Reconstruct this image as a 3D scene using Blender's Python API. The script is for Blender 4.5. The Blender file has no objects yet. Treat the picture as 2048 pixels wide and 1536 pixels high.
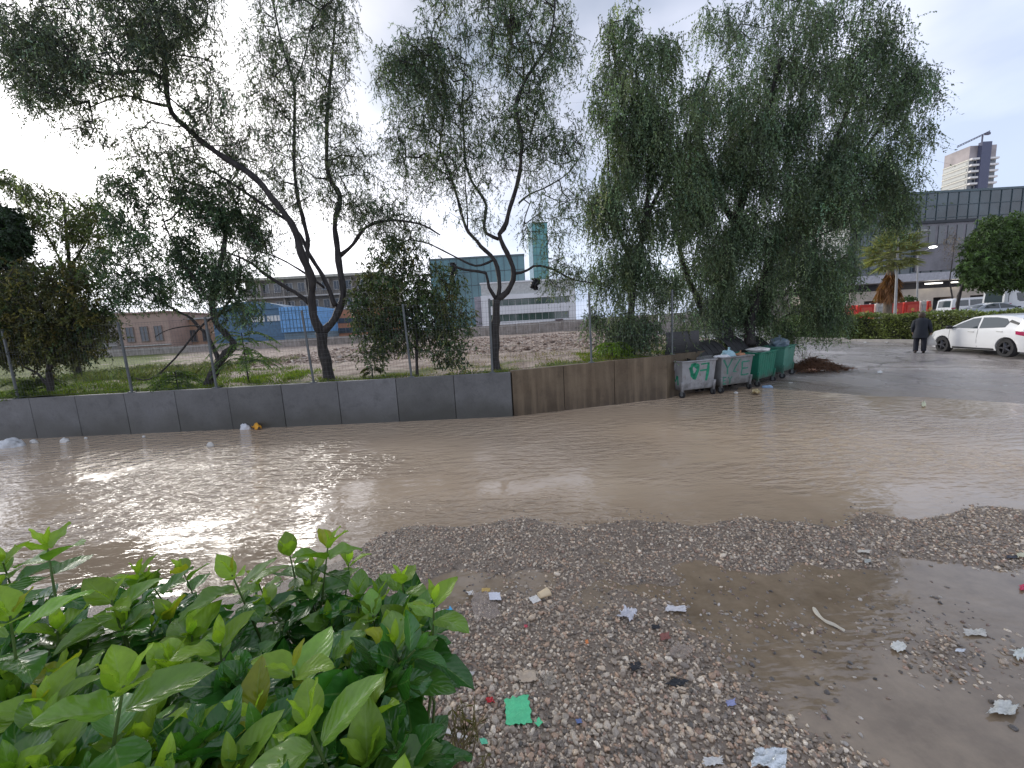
import bpy, bmesh, math, random
import numpy as np
from mathutils import Vector, Matrix, noise as mnoise
R = math.radians
rng = np.random.default_rng(7)
random.seed(7)
scn = bpy.context.scene
COL = scn.collection

# ---------------------------------------------------------------- camera
F = 769.0; CX, CY = 1024.0, 768.0
CAMZ = 2.0; PITCH = R(7.8); ROLL = R(3.2)
fwd = np.array([0, math.cos(PITCH), -math.sin(PITCH)])
_r0 = np.array([1.0, 0, 0]); _u0 = np.array([0, math.sin(PITCH), math.cos(PITCH)])
rgt = math.cos(ROLL)*_r0 - math.sin(ROLL)*_u0
upv = math.sin(ROLL)*_r0 + math.cos(ROLL)*_u0
CAM = np.array([0, 0, CAMZ])
cam_d = bpy.data.cameras.new('camera'); cam = bpy.data.objects.new('camera', cam_d); COL.objects.link(cam)
cam_d.sensor_width = 36; cam_d.lens = 36*F/2048; cam_d.clip_start = 0.02; cam_d.clip_end = 3000
cam.matrix_world = Matrix(((rgt[0], upv[0], -fwd[0], 0), (rgt[1], upv[1], -fwd[1], 0), (rgt[2], upv[2], -fwd[2], CAMZ), (0, 0, 0, 1)))
scn.camera = cam

# ---------------------------------------------------------------- world and sun
SUN_AZ = -41.0; SUN_EL = 20.0          # degrees, azimuth from +Y towards +X
sd = np.array([math.sin(R(SUN_AZ))*math.cos(R(SUN_EL)), math.cos(R(SUN_AZ))*math.cos(R(SUN_EL)), math.sin(R(SUN_EL))])
world = bpy.data.worlds.new('World'); scn.world = world; world.use_nodes = True
wn = world.node_tree; wn.nodes.clear()
def W(t, **k):
    n = wn.nodes.new(t)
    for a, b in k.items(): setattr(n, a, b)
    return n
def wmath(op, a, b=None):
    n = W('ShaderNodeMath', operation=op)
    for i, v in enumerate((a, b)):
        if v is None: continue
        if isinstance(v, (int, float)): n.inputs[i].default_value = v
        else: wn.links.new(v, n.inputs[i])
    return n.outputs[0]
def wmix(fac, a, b, mode='MIX'):
    n = W('ShaderNodeMix', data_type='RGBA', blend_type=mode)
    for i, v in ((0, fac), (6, a), (7, b)):
        if isinstance(v, (int, float)): n.inputs[i].default_value = v
        elif isinstance(v, tuple): n.inputs[i].default_value = (*v, 1)
        else: wn.links.new(v, n.inputs[i])
    return n.outputs[2]
sky = W('ShaderNodeTexSky', sky_type='NISHITA', sun_disc=False)
sky.sun_elevation = R(SUN_EL); sky.sun_rotation = R(SUN_AZ)
tc = W('ShaderNodeTexCoord')
mp = W('ShaderNodeMapping'); mp.inputs['Scale'].default_value = (1.0, 1.0, 2.2)
wn.links.new(tc.outputs['Generated'], mp.inputs['Vector'])
n1 = W('ShaderNodeTexNoise'); n1.inputs['Scale'].default_value = 1.9; n1.inputs['Detail'].default_value = 6; n1.inputs['Roughness'].default_value = .45
wn.links.new(mp.outputs[0], n1.inputs['Vector'])
cr = W('ShaderNodeValToRGB'); cr.color_ramp.elements[0].position = .38; cr.color_ramp.elements[1].position = .62
cr.color_ramp.elements[0].color = (2.3, 2.85, 3.9, 1); cr.color_ramp.elements[1].color = (5.6, 5.75, 6.7, 1)
wn.links.new(n1.outputs['Fac'], cr.inputs[0])
n2 = W('ShaderNodeTexNoise'); n2.inputs['Scale'].default_value = 1.1; n2.inputs['Detail'].default_value = 3
wn.links.new(mp.outputs[0], n2.inputs['Vector'])
gap = W('ShaderNodeMapRange'); gap.inputs['From Min'].default_value = .56; gap.inputs['From Max'].default_value = .72; gap.inputs['To Max'].default_value = .35
wn.links.new(n2.outputs['Fac'], gap.inputs['Value'])
cloud = wmix(gap.outputs[0], cr.outputs[0], sky.outputs[0])
dot = W('ShaderNodeVectorMath', operation='DOT_PRODUCT'); dot.inputs[1].default_value = tuple(sd)
nrm = W('ShaderNodeVectorMath', operation='NORMALIZE'); wn.links.new(tc.outputs['Generated'], nrm.inputs[0])
wn.links.new(nrm.outputs[0], dot.inputs[0])
dp = wmath('MAXIMUM', dot.outputs['Value'], 0.0)
glow = wmath('ADD', wmath('MULTIPLY', wmath('POWER', dp, 26.0), 1.1), wmath('MULTIPLY', wmath('POWER', dp, 6.0), 0.30))
gn = wmath('ADD', wmath('MULTIPLY', n1.outputs['Fac'], 0.9), 0.55)
g2 = wmath('MULTIPLY', glow, gn)
spz = W('ShaderNodeSeparateXYZ'); wn.links.new(nrm.outputs[0], spz.inputs[0])
hz = W('ShaderNodeMapRange'); hz.inputs['From Min'].default_value = 0.0; hz.inputs['From Max'].default_value = .62; hz.inputs['To Min'].default_value = 1.45; hz.inputs['To Max'].default_value = .92; wn.links.new(spz.outputs[2], hz.inputs['Value'])
hc = W('ShaderNodeCombineXYZ'); [wn.links.new(hz.outputs[0], hc.inputs[i]) for i in range(3)]
cloud = wmix(1.0, cloud, hc.outputs[0], 'MULTIPLY')
add = wmix(1.0, cloud, wmix(1.0, (11.0, 10.4, 9.6), g2, 'MULTIPLY'), 'ADD')
# a second, cooler bright bank of cloud low on the right
pd_ = W('ShaderNodeVectorMath', operation='DOT_PRODUCT'); pd_.inputs[1].default_value = (.72, .52, .46); wn.links.new(nrm.outputs[0], pd_.inputs[0])
pg = wmath('MULTIPLY', wmath('POWER', wmath('MAXIMUM', pd_.outputs['Value'], 0.0), 9.0), wmath('ADD', wmath('MULTIPLY', n2.outputs['Fac'], 1.6), -.25))
add = wmix(1.0, add, wmix(1.0, (4.6, 4.9, 5.8), pg, 'MULTIPLY'), 'ADD')
bg = W('ShaderNodeBackground'); bg.inputs['Strength'].default_value = 0.1
wn.links.new(add, bg.inputs['Color'])
wo = W('ShaderNodeOutputWorld'); wn.links.new(bg.outputs[0], wo.inputs['Surface'])

sl = bpy.data.lights.new('sun', 'SUN'); sl.energy = 1.1; sl.angle = R(22); sl.color = (1, .95, .88)
so = bpy.data.objects.new('sun', sl); COL.objects.link(so)
so.rotation_euler = Vector(-sd).to_track_quat('-Z', 'Y').to_euler()
scn.view_settings.view_transform = 'Standard'; scn.view_settings.look = 'None'
scn.view_settings.exposure = 0.6; scn.view_settings.gamma = 1
scn.cycles.max_bounces = 6; scn.cycles.transparent_max_bounces = 8

# ---------------------------------------------------------------- pixel -> place
def ray(px, py): return fwd + rgt*(px-CX)/F + upv*(CY-py)/F
def at_z(px, py, z=0.0):
    d = ray(px, py); return CAM + d*((z-CAMZ)/d[2])
def at_y(px, py, y):
    d = ray(px, py); return CAM + d*(y/d[1])
def at_d(px, py, dist): return CAM + ray(px, py)*dist
def proj(p):
    p = np.asarray(p, float) - CAM
    d = p @ fwd
    return CX + F*(p @ rgt)/d, CY - F*(p @ upv)/d

# ---------------------------------------------------------------- materials
def new_mat(name):
    m = bpy.data.materials.new(name); m.use_nodes = True
    return m, m.node_tree, m.node_tree.nodes['Principled BSDF']
def nd(nt, t, **k):
    n = nt.nodes.new(t)
    for a, b in k.items():
        if a in n.inputs.keys(): n.inputs[a].default_value = b
        else: setattr(n, a, b)
    return n
def mixc(nt, fac, a, b, mode='MIX'):
    n = nd(nt, 'ShaderNodeMix', data_type='RGBA', blend_type=mode)
    for i, v in ((0, fac), (6, a), (7, b)):
        if isinstance(v, (int, float)): n.inputs[i].default_value = v
        elif isinstance(v, tuple): n.inputs[i].default_value = (*v[:3], 1)
        else: nt.links.new(v, n.inputs[i])
    return n.outputs[2]
def mr(nt, v, a, b, c=0.0, d=1.0):
    n = nd(nt, 'ShaderNodeMapRange'); nt.links.new(v, n.inputs['Value'])
    for k, x in (('From Min', a), ('From Max', b), ('To Min', c), ('To Max', d)): n.inputs[k].default_value = x
    return n.outputs[0]
def noise(nt, scale, detail=4, vec=None, rough=.55, sc=None):
    n = nd(nt, 'ShaderNodeTexNoise', Scale=scale, Detail=detail, Roughness=rough)
    src = vec
    if src is None:
        g = nd(nt, 'ShaderNodeNewGeometry'); src = g.outputs['Position']
    if sc is not None:
        m = nd(nt, 'ShaderNodeMapping'); m.inputs['Scale'].default_value = sc
        nt.links.new(src, m.inputs['Vector']); src = m.outputs[0]
    nt.links.new(src, n.inputs['Vector'])
    return n.outputs['Fac']
def bump(nt, h, strength, dist, p, base=None):
    b = nd(nt, 'ShaderNodeBump', Strength=strength, Distance=dist)
    nt.links.new(h, b.inputs['Height'])
    if base is not None: nt.links.new(base, b.inputs['Normal'])
    if p is not None: nt.links.new(b.outputs[0], p.inputs['Normal'])
    return b.outputs[0]
_mc = {}
def plain(name, col, rough=.6, metal=0.0, var=.18, vs=3.0, bmp=.15, bs=40.0, spec=.5, emit=0, coat=0.0):
    if name in _mc: return _mc[name]
    m, nt, p = new_mat(name)
    f = noise(nt, vs, 5)
    dark = tuple(c*(1-var) for c in col); lite = tuple(min(1, c*(1+var)) for c in col)
    nt.links.new(mixc(nt, mr(nt, f, .3, .7), dark, lite), p.inputs['Base Color'])
    p.inputs['Roughness'].default_value = rough; p.inputs['Metallic'].default_value = metal
    p.inputs['Specular IOR Level'].default_value = spec
    if coat: p.inputs['Coat Weight'].default_value = coat
    if bmp: bump(nt, noise(nt, bs, 3), bmp, .01, p)
    if emit:
        p.inputs['Emission Color'].default_value = (*col, 1); p.inputs['Emission Strength'].default_value = emit
    _mc[name] = m
    return m
def glass_dark(name, col=(.03, .035, .04), rough=.06):
    if name in _mc: return _mc[name]
    m, nt, p = new_mat(name)
    p.inputs['Base Color'].default_value = (*col, 1); p.inputs['Roughness'].default_value = rough
    p.inputs['Specular IOR Level'].default_value = .9
    bump(nt, noise(nt, .8, 2), .05, .05, p)
    _mc[name] = m; return m
def leaf_mat(name, rough=.45, trans=.35, tint=(1.15, 1.25, .5), spec=.35, vein=False):
    m, nt, p = new_mat(name)
    a = nd(nt, 'ShaderNodeAttribute', attribute_name='Col')
    nt.links.new(a.outputs['Color'], p.inputs['Base Color'])
    p.inputs['Roughness'].default_value = rough; p.inputs['Specular IOR Level'].default_value = spec
    t = nd(nt, 'ShaderNodeBsdfTranslucent')
    nt.links.new(mixc(nt, 1.0, a.outputs['Color'], tint, 'MULTIPLY'), t.inputs['Color'])
    mx = nd(nt, 'ShaderNodeMixShader'); mx.inputs[0].default_value = trans
    nt.links.new(p.outputs[0], mx.inputs[1]); nt.links.new(t.outputs[0], mx.inputs[2])
    out = nt.nodes['Material Output']; nt.links.new(mx.outputs[0], out.inputs['Surface'])
    if vein:
        uv = nd(nt, 'ShaderNodeUVMap')
        sep = nd(nt, 'ShaderNodeSeparateXYZ'); nt.links.new(uv.outputs[0], sep.inputs[0])
        # side veins: slanted bands either side of the midrib
        ab = nd(nt, 'ShaderNodeMath', operation='ABSOLUTE'); nt.links.new(sep.outputs[0], ab.inputs[0])
        k = nd(nt, 'ShaderNodeMath', operation='MULTIPLY_ADD'); nt.links.new(ab.outputs[0], k.inputs[0]); k.inputs[1].default_value = -.35
        nt.links.new(sep.outputs[1], k.inputs[2])
        s = nd(nt, 'ShaderNodeMath', operation='MULTIPLY'); nt.links.new(k.outputs[0], s.inputs[0]); s.inputs[1].default_value = 42.0
        sn = nd(nt, 'ShaderNodeMath', operation='SINE'); nt.links.new(s.outputs[0], sn.inputs[0])
        mid = nd(nt, 'ShaderNodeMath', operation='LESS_THAN'); nt.links.new(ab.outputs[0], mid.inputs[0]); mid.inputs[1].default_value = .05
        b1 = bump(nt, sn.outputs[0], .22, .0010, None)
        b2 = nd(nt, 'ShaderNodeBump', Strength=.6, Distance=.003); nt.links.new(mid.outputs[0], b2.inputs['Height']); b2.invert = True
        nt.links.new(b1, b2.inputs['Normal']); nt.links.new(b2.outputs[0], p.inputs['Normal'])
        vc = mixc(nt, mr(nt, mid.outputs[0], 0, 1, 0, .35), a.outputs['Color'], (.35, .5, .15))
        nn = mixc(nt, mr(nt, noise(nt, 60, 3), .35, .75, 0, .3), vc, (.02, .05, .015))
        nt.links.new(nn, p.inputs['Base Color'])
    _mc[name] = m
    return m
def bark_mat(name, a=(.035, .028, .024), b=(.11, .09, .075)):
    m, nt, p = new_mat(name)
    f = noise(nt, 14, 6, sc=(1, 1, .25)); nt.links.new(mixc(nt, mr(nt, f, .35, .7), a, b), p.inputs['Base Color'])
    p.inputs['Roughness'].default_value = .7; bump(nt, f, .9, .03, p)
    _mc[name] = m; return m

# ---------------------------------------------------------------- objects
def tag(o, label=None, cat=None, group=None, kind=None):
    if label: o['label'] = label
    if cat: o['category'] = cat
    if group: o['group'] = group
    if kind: o['kind'] = kind
    return o
def empty(name, loc, label=None, cat=None, group=None, rz=0.0):
    o = bpy.data.objects.new(name, None); COL.objects.link(o)
    o.location = tuple(float(v) for v in loc); o.rotation_euler = (0, 0, rz); o.empty_display_size = .2
    return tag(o, label, cat, group)
def raw_mesh(name, V, Fc, mat, parent=None, smooth=False, col=None, uv=None, world_coords=True):
    """V (n,3); Fc list of index tuples or (m,k) array"""
    me = bpy.data.meshes.new(name)
    V = np.asarray(V, dtype=np.float32).reshape(-1, 3)
    if isinstance(Fc, np.ndarray):
        m, k = Fc.shape
        me.vertices.add(len(V)); me.vertices.foreach_set('co', V.ravel())
        me.loops.add(m*k); me.loops.foreach_set('vertex_index', Fc.astype(np.int32).ravel())
        me.polygons.add(m); me.polygons.foreach_set('loop_start', np.arange(0, m*k, k, dtype=np.int32))
        me.polygons.foreach_set('loop_total', np.full(m, k, dtype=np.int32))
        me.update(calc_edges=True)
    else:
        me.from_pydata([tuple(map(float, v)) for v in V], [], [tuple(int(i) for i in f) for f in Fc]); me.update()
    if col is not None:
        c = np.asarray(col, dtype=np.float32)
        if c.shape[1] == 3: c = np.hstack([c, np.ones((len(c), 1), np.float32)])
        at = me.color_attributes.new('Col', 'FLOAT_COLOR', 'POINT'); at.data.foreach_set('color', c.ravel())
    if uv is not None:
        u = me.uv_layers.new(name='UVMap'); li = np.empty(len(me.loops), np.int32); me.loops.foreach_get('vertex_index', li)
        u.data.foreach_set('uv', np.asarray(uv, np.float32)[li].ravel())
    if smooth: me.polygons.foreach_set('use_smooth', np.ones(len(me.polygons), bool))
    o = bpy.data.objects.new(name, me); COL.objects.link(o)
    for mm in (mat if isinstance(mat, (list, tuple)) else [mat]): me.materials.append(mm)
    if parent is not None:
        o.parent = parent
    return o
class MB:
    """collects geometry (local coordinates of the thing it will belong to)"""
    def __init__(s): s.v = []; s.f = []
    def add(s, V, Fc):
        b = len(s.v); s.v += [tuple(map(float, p)) for p in V]; s.f += [tuple(i+b for i in f) for f in Fc]; return s
    def box(s, c, d, rz=0.0, M=None):
        x, y, z = (q/2 for q in d); P = [(-x, -y, -z), (x, -y, -z), (x, y, -z), (-x, y, -z), (-x, -y, z), (x, -y, z), (x, y, z), (-x, y, z)]
        ca, sa = math.cos(rz), math.sin(rz)
        P = [(c[0]+p[0]*ca-p[1]*sa, c[1]+p[0]*sa+p[1]*ca, c[2]+p[2]) for p in P]
        return s.add(P, [(0, 3, 2, 1), (4, 5, 6, 7), (0, 1, 5, 4), (1, 2, 6, 5), (2, 3, 7, 6), (3, 0, 4, 7)])
    def hexa(s, P8):
        return s.add(P8, [(0, 3, 2, 1), (4, 5, 6, 7), (0, 1, 5, 4), (1, 2, 6, 5), (2, 3, 7, 6), (3, 0, 4, 7)])
    def tube(s, path, rad, n=8, cap=True):
        path = [np.asarray(p, float) for p in path]
        if not hasattr(rad, '__len__'): rad = [rad]*len(path)
        t0 = path[1]-path[0]; t0 = t0/(np.linalg.norm(t0)+1e-9)
        a = np.cross(t0, [0, 0, 1.0]);
        if np.linalg.norm(a) < .1: a = np.cross(t0, [1.0, 0, 0])
        a /= np.linalg.norm(a); V = []
        for i, p in enumerate(path):
            t = path[min(i+1, len(path)-1)]-path[max(i-1, 0)]; t = t/(np.linalg.norm(t)+1e-9)
            a = a-t*(a@t); a /= (np.linalg.norm(a)+1e-9); b = np.cross(t, a)
            for k in range(n):
                th = 2*math.pi*k/n; V.append(p+rad[i]*(math.cos(th)*a+math.sin(th)*b))
        Fc = []
        for i in range(len(path)-1):
            for k in range(n):
                k2 = (k+1) % n; Fc.append((i*n+k, i*n+k2, (i+1)*n+k2, (i+1)*n+k))
        if cap: Fc.append(tuple(range(n))[::-1]); Fc.append(tuple((len(path)-1)*n+k for k in range(n)))
        return s.add(V, Fc)
    def cyl(s, c, axis, r, h, n=20):
        c = np.asarray(c, float); ax = np.asarray(axis, float); ax = ax/np.linalg.norm(ax)
        return s.tube([c-ax*h/2, c+ax*h/2], r, n)
    def prism(s, poly, z0, z1):
        n = len(poly); V = [(p[0], p[1], z0) for p in poly]+[(p[0], p[1], z1) for p in poly]
        return s.add(V, [tuple(range(n))[::-1], tuple(range(n, 2*n))]+[(i, (i+1) % n, n+(i+1) % n, n+i) for i in range(n)])
    def build(s, name, mat, parent=None, smooth=False, bevel=0.0, seg=2):
        o = raw_mesh(name, s.v, s.f, mat, parent)
        if bevel:
            b = o.modifiers.new('bevel', 'BEVEL'); b.width = bevel; b.segments = seg; b.limit_method = 'ANGLE'; b.angle_limit = R(35)
        if smooth:
            o.data.polygons.foreach_set('use_smooth', np.ones(len(o.data.polygons), bool))
            try: o.data.set_sharp_from_angle(angle=R(40))
            except Exception: pass
        return o
def copy_tree(o, parent=None):
    c = o.copy(); COL.objects.link(c)
    if parent is not None: c.parent = parent
    for ch in list(o.children): copy_tree(ch, c)
    return c

# ---------------------------------------------------------------- ground heights
WALL_PTS = [at_z(-420, 900)[:2], at_z(0, 880)[:2], at_z(1027, 833)[:2], at_z(1335, 797)[:2]]
WALL_PTS += [np.array([6.5, 11.8]), np.array([9.0, 13.8])]
WALL_PTS = [np.array(p) for p in WALL_PTS]
def wall_y(x):
    return np.interp(x, [p[0] for p in WALL_PTS], [p[1] for p in WALL_PTS])
WALL_END = WALL_PTS[-1]
CTRL = [(-100, 1130, -5), (200, 1130, -5), (500, 1110, -5), (700, 1080, -3), (740, 1130, 1.5),
 (760, 1095, 1.5), (900, 1085, 3), (1050, 1082, 3), (1200, 1085, 2.2), (1350, 1082, 2.2), (1500, 1082, 3), (1650, 1085, 3), (1800, 1070, 3), (1950, 1055, 4), (2080, 1045, 5), (2200, 1040, 5),
 (850, 1130, 3), (1000, 1120, 2.5), (1150, 1125, 1.2), (1270, 1110, .6), (1500, 1115, 2.2), (1700, 1120, 2), (1900, 1090, 3), (2040, 1085, 3.5), (2200, 1080, 4),
 (1250, 1150, .1), (1330, 1180, -.2), (960, 1165, -2.4), (1060, 1165, -1.2), (900, 1170, -1.5), (1150, 1190, -.1), (1400, 1170, -1), (1600, 1185, -2.6), (1750, 1165, -3), (1780, 1230, -2), (1600, 1250, -.7), (1500, 1200, -1.2), (1470, 1260, -.4),
 (1590, 1350, -2.6), (1650, 1400, -2), (1550, 1300, -1.6), (1700, 1330, -.6), (1950, 1180, -3), (2048, 1200, -3), (1900, 1225, -1.2), (1850, 1420, -2.2), (2000, 1500, -3), (1760, 1480, -1.2), (2200, 1200, -3), (2200, 1400, -1),
 (900, 1300, 3), (1000, 1230, 1.6), (1100, 1250, 2), (1200, 1300, 3), (1300, 1300, 2), (1100, 1450, 4), (1300, 1450, 4), (1400, 1400, 2.4), (1450, 1480, 3), (1500, 1540, 2), (1420, 1330, .6), (1560, 1450, .4), (1200, 1600, 4), (1500, 1650, 2), (1700, 1600, .4), (1900, 1700, -.5),
 (1850, 1330, .25), (2000, 1350, .25), (1950, 1290, .1), (2048, 1400, -.3), (1800, 1260, 0),
 (700, 1200, 2), (500, 1300, 3), (200, 1300, 3), (0, 1400, 4), (700, 1450, 4), (-300, 1300, 3)]
for _x in range(-600, 2700, 220):
    CTRL += [(_x, 1030-_x*.012, -5), (_x, 985-_x*.012, -9)]
_cp = np.array([at_z(a, b)[:2] for a, b, c in CTRL]); _cv = np.array([c for a, b, c in CTRL])*.01
def H_road(x, y):
    """height of the roadside ground, water level = 0"""
    x = np.atleast_1d(np.asarray(x, float)); y = np.atleast_1d(np.asarray(y, float))
    out = np.empty(len(x))
    for s in range(0, len(x), 20000):
        xx, yy = x[s:s+20000], y[s:s+20000]
        d2 = (xx[:, None]-_cp[None, :, 0])**2+(yy[:, None]-_cp[None, :, 1])**2
        w = 1/(d2+.012)**1.6
        out[s:s+20000] = (w*_cv).sum(1)/w.sum(1)
    # micro relief
    out += .006*np.sin(x*5.1+np.sin(y*4.3)*1.7)*np.sin(y*6.3+1.3*np.sin(x*3.7))+.004*np.sin(x*11.3+y*7.1)*np.sin(y*13.7-x*4.1)
    # away from the verge: flooded bed, then the road climbing gently to the right and beyond
    shore = 10.6+np.clip((x-6.8)*-.80, -3.6, .0)+.32*np.sin(x*1.1)+.22*np.sin(x*2.7+1)+.12*np.sin(x*6.1+y)
    far = np.where(y > shore, (y-shore)*.026, -.09*np.clip((shore-y)/1.2, 0, 1))
    far = far+(.012*np.sin(x*.9+y*.6)+.010*np.sin(x*1.7-y*2.3+np.sin(x*1.3)))*np.clip((y-shore+.6)/2, 0, 1)
    far = np.minimum(far, .9)
    t = np.clip((y-4.3)/.9, 0, 1)
    return out*(1-t)+far*t
def H_lot(x, y):
    x = np.asarray(x, float); y = np.asarray(y, float)
    z = 1.03+.03*np.clip(x/4, -2, 2)*.5+np.clip((y-9.3), 0, 40)*.017
    z = z+.05*np.sin(x*.9)*np.sin(y*.7)+.03*np.sin(x*2.9+y*1.7)
    return z
def ground(px, py, water=True):
    """first hit of the pixel's ray on the roadside ground / water"""
    d = ray(px, py); t = (0-CAMZ)/d[2] if d[2] < 0 else 100
    for _ in range(12):
        p = CAM+d*t; h = float(H_road(p[0], p[1])[0])
        if water: h = max(h, 0.0)
        if d[2] > -1e-3: break
        t = .5*t+.5*min((h-CAMZ)/d[2], 80)
    return CAM+d*t
def place(p, lift=0.0):
    return (p[0], p[1], max(float(H_road(p[0], p[1])[0]), 0)+lift)
# ================================================================ GROUND
def grid_mesh(name, xs, ys, hf, mat, kind='structure'):
    X, Y = np.meshgrid(xs, ys); Z = hf(X.ravel(), Y.ravel())
    V = np.column_stack([X.ravel(), Y.ravel(), Z]); nx, ny = len(xs), len(ys)
    i = np.arange(nx-1)[None, :]+np.arange(ny-1)[:, None]*nx; i = i.ravel()
    o = raw_mesh(name, V, np.column_stack([i, i+1, i+1+nx, i+nx]), mat, smooth=True)
    return tag(o, kind=kind)
def span(*segs):
    out = []
    for a, b, st in segs: out += list(np.arange(a, b, st))
    return np.array(out+[segs[-1][1]])
# roadside: gravelly mud in front, wet asphalt further back
m, nt, p = new_mat('gravel_and_asphalt')
geo = nd(nt, 'ShaderNodeNewGeometry'); sep = nd(nt, 'ShaderNodeSeparateXYZ'); nt.links.new(geo.outputs['Position'], sep.inputs[0])
vo = nd(nt, 'ShaderNodeTexVoronoi', Scale=95.0); nt.links.new(geo.outputs['Position'], vo.inputs['Vector'])
mud = mixc(nt, mr(nt, noise(nt, 5, 5), .3, .7), (.16, .12, .085), (.26, .20, .15))
grit = mixc(nt, mr(nt, vo.outputs['Color'], .2, .9), mud, (.28, .235, .19))
n_a = noise(nt, .5, 5, sc=(1, .5, 1)); n_b = noise(nt, 60, 3)
asp = mixc(nt, mr(nt, n_a, .35, .65), (.22, .205, .20), (.40, .375, .365))
asp = mixc(nt, mr(nt, n_b, .3, .7, 0, .45), asp, (.46, .43, .42))
cra = nd(nt, 'ShaderNodeTexVoronoi', feature='DISTANCE_TO_EDGE', Scale=.42)
mpp = nd(nt, 'ShaderNodeMapping'); nt.links.new(geo.outputs['Position'], mpp.inputs['Vector']); mpp.inputs['Rotation'].default_value = (0, 0, .3)
wv = nd(nt, 'ShaderNodeVectorMath', operation='MULTIPLY_ADD'); nx_ = nd(nt, 'ShaderNodeTexNoise', Scale=1.3, Detail=5); nt.links.new(geo.outputs['Position'], nx_.inputs['Vector'])
nt.links.new(nx_.outputs['Color'], wv.inputs[0]); wv.inputs[1].default_value = (1.4, 1.4, 0); nt.links.new(mpp.outputs[0], wv.inputs[2])
nt.links.new(wv.outputs[0], cra.inputs['Vector'])
ck = mr(nt, cra.outputs['Distance'], .0, .03, 1, 0)
asp = mixc(nt, ck, asp, (.03, .026, .024))
yn = nd(nt, 'ShaderNodeMath', operation='MULTIPLY_ADD'); nt.links.new(noise(nt, .8, 6, rough=.65), yn.inputs[0]); yn.inputs[1].default_value = 7.0; nt.links.new(sep.outputs['Y'], yn.inputs[2])
asp = mixc(nt, mr(nt, yn.outputs[0], 12.0, 17.5, .85, .12), asp, (.36, .29, .22))
far_f = mr(nt, sep.outputs['Y'], 4.3, 5.2)
nt.links.new(mixc(nt, far_f, grit, asp), p.inputs['Base Color'])
rg = nd(nt, 'ShaderNodeMix'); nt.links.new(far_f, rg.inputs[0]); rg.inputs[2].default_value = .34; nt.links.new(mr(nt, n_a, .40, .62, .07, .34), rg.inputs[3])
nt.links.new(rg.outputs[0], p.inputs['Roughness'])
b1 = bump(nt, vo.outputs['Distance'], .5, .008, None)
b2 = bump(nt, noise(nt, 140, 2), .22, .004, p, b1)
# kerb-side soil under the street trees stays outside the asphalt
xs = span((-300, -60, 30), (-60, -12, 3), (-12, -1.6, .4), (-1.6, 5.6, .03), (5.6, 12, .12), (12, 40, .7), (40, 400, 30))
ys = span((-12, .8, .6), (.8, 4.4, .03), (4.4, 14, .14), (14, 40, .6), (40, 160, 8), (160, 900, 60))
grid_mesh('road', xs, ys, H_road, m)

# muddy flood water with wind ripples, calmer in the small puddles on the verge
m, nt, p = new_mat('muddy_water')
geo = nd(nt, 'ShaderNodeNewGeometry'); sep = nd(nt, 'ShaderNodeSeparateXYZ'); nt.links.new(geo.outputs['Position'], sep.inputs[0])
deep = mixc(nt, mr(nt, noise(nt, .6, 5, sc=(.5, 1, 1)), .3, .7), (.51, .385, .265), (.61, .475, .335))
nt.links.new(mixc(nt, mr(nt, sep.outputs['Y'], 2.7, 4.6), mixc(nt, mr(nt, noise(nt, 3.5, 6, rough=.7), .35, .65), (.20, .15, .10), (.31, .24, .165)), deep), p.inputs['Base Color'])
p.inputs['Roughness'].default_value = .03; p.inputs['IOR'].default_value = 1.55; p.inputs['Specular IOR Level'].default_value = .6
w1 = noise(nt, 6.6, 3, rough=.45, sc=(.5, 1.3, 1)); w2 = noise(nt, 21.0, 2, rough=.4, sc=(.6, 1.25, 1)); w3 = noise(nt, 2.2, 2)
gust = mr(nt, noise(nt, .45, 3, sc=(.6, 1, 1)), .43, .57, .12, 1.05)
calm = mr(nt, sep.outputs['Y'], 2.9, 4.2, .06, 1.0)
st = nd(nt, 'ShaderNodeMath', operation='MULTIPLY'); nt.links.new(gust, st.inputs[0]); nt.links.new(calm, st.inputs[1])
ba = nd(nt, 'ShaderNodeBump', Distance=.12); nt.links.new(w1, ba.inputs['Height']); nt.links.new(st.outputs[0], ba.inputs['Strength'])
bb = nd(nt, 'ShaderNodeBump', Distance=.03); nt.links.new(w2, bb.inputs['Height']); nt.links.new(st.outputs[0], bb.inputs['Strength']); nt.links.new(ba.outputs[0], bb.inputs['Normal'])
# a few curved wakes spreading on the flood
wk = nd(nt, 'ShaderNodeTexWave', wave_type='RINGS', rings_direction='SPHERICAL', Scale=.8, Distortion=9.0, Detail=3)
mw = nd(nt, 'ShaderNodeMapping'); mw.inputs['Location'].default_value = (-3.2, -3.9, 0); nt.links.new(geo.outputs['Position'], mw.inputs['Vector']); nt.links.new(mw.outputs[0], wk.inputs['Vector'])
bc = nd(nt, 'ShaderNodeBump', Distance=.008); nt.links.new(wk.outputs['Fac'], bc.inputs['Height']); nt.links.new(st.outputs[0], bc.inputs['Strength']); nt.links.new(bb.outputs[0], bc.inputs['Normal'])
nt.links.new(bc.outputs[0], p.inputs['Normal'])
grid_mesh('flood_water', np.linspace(-30, 14, 45), np.linspace(.4, 11.6, 24), lambda x, y: np.zeros(len(x)), m)

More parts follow.
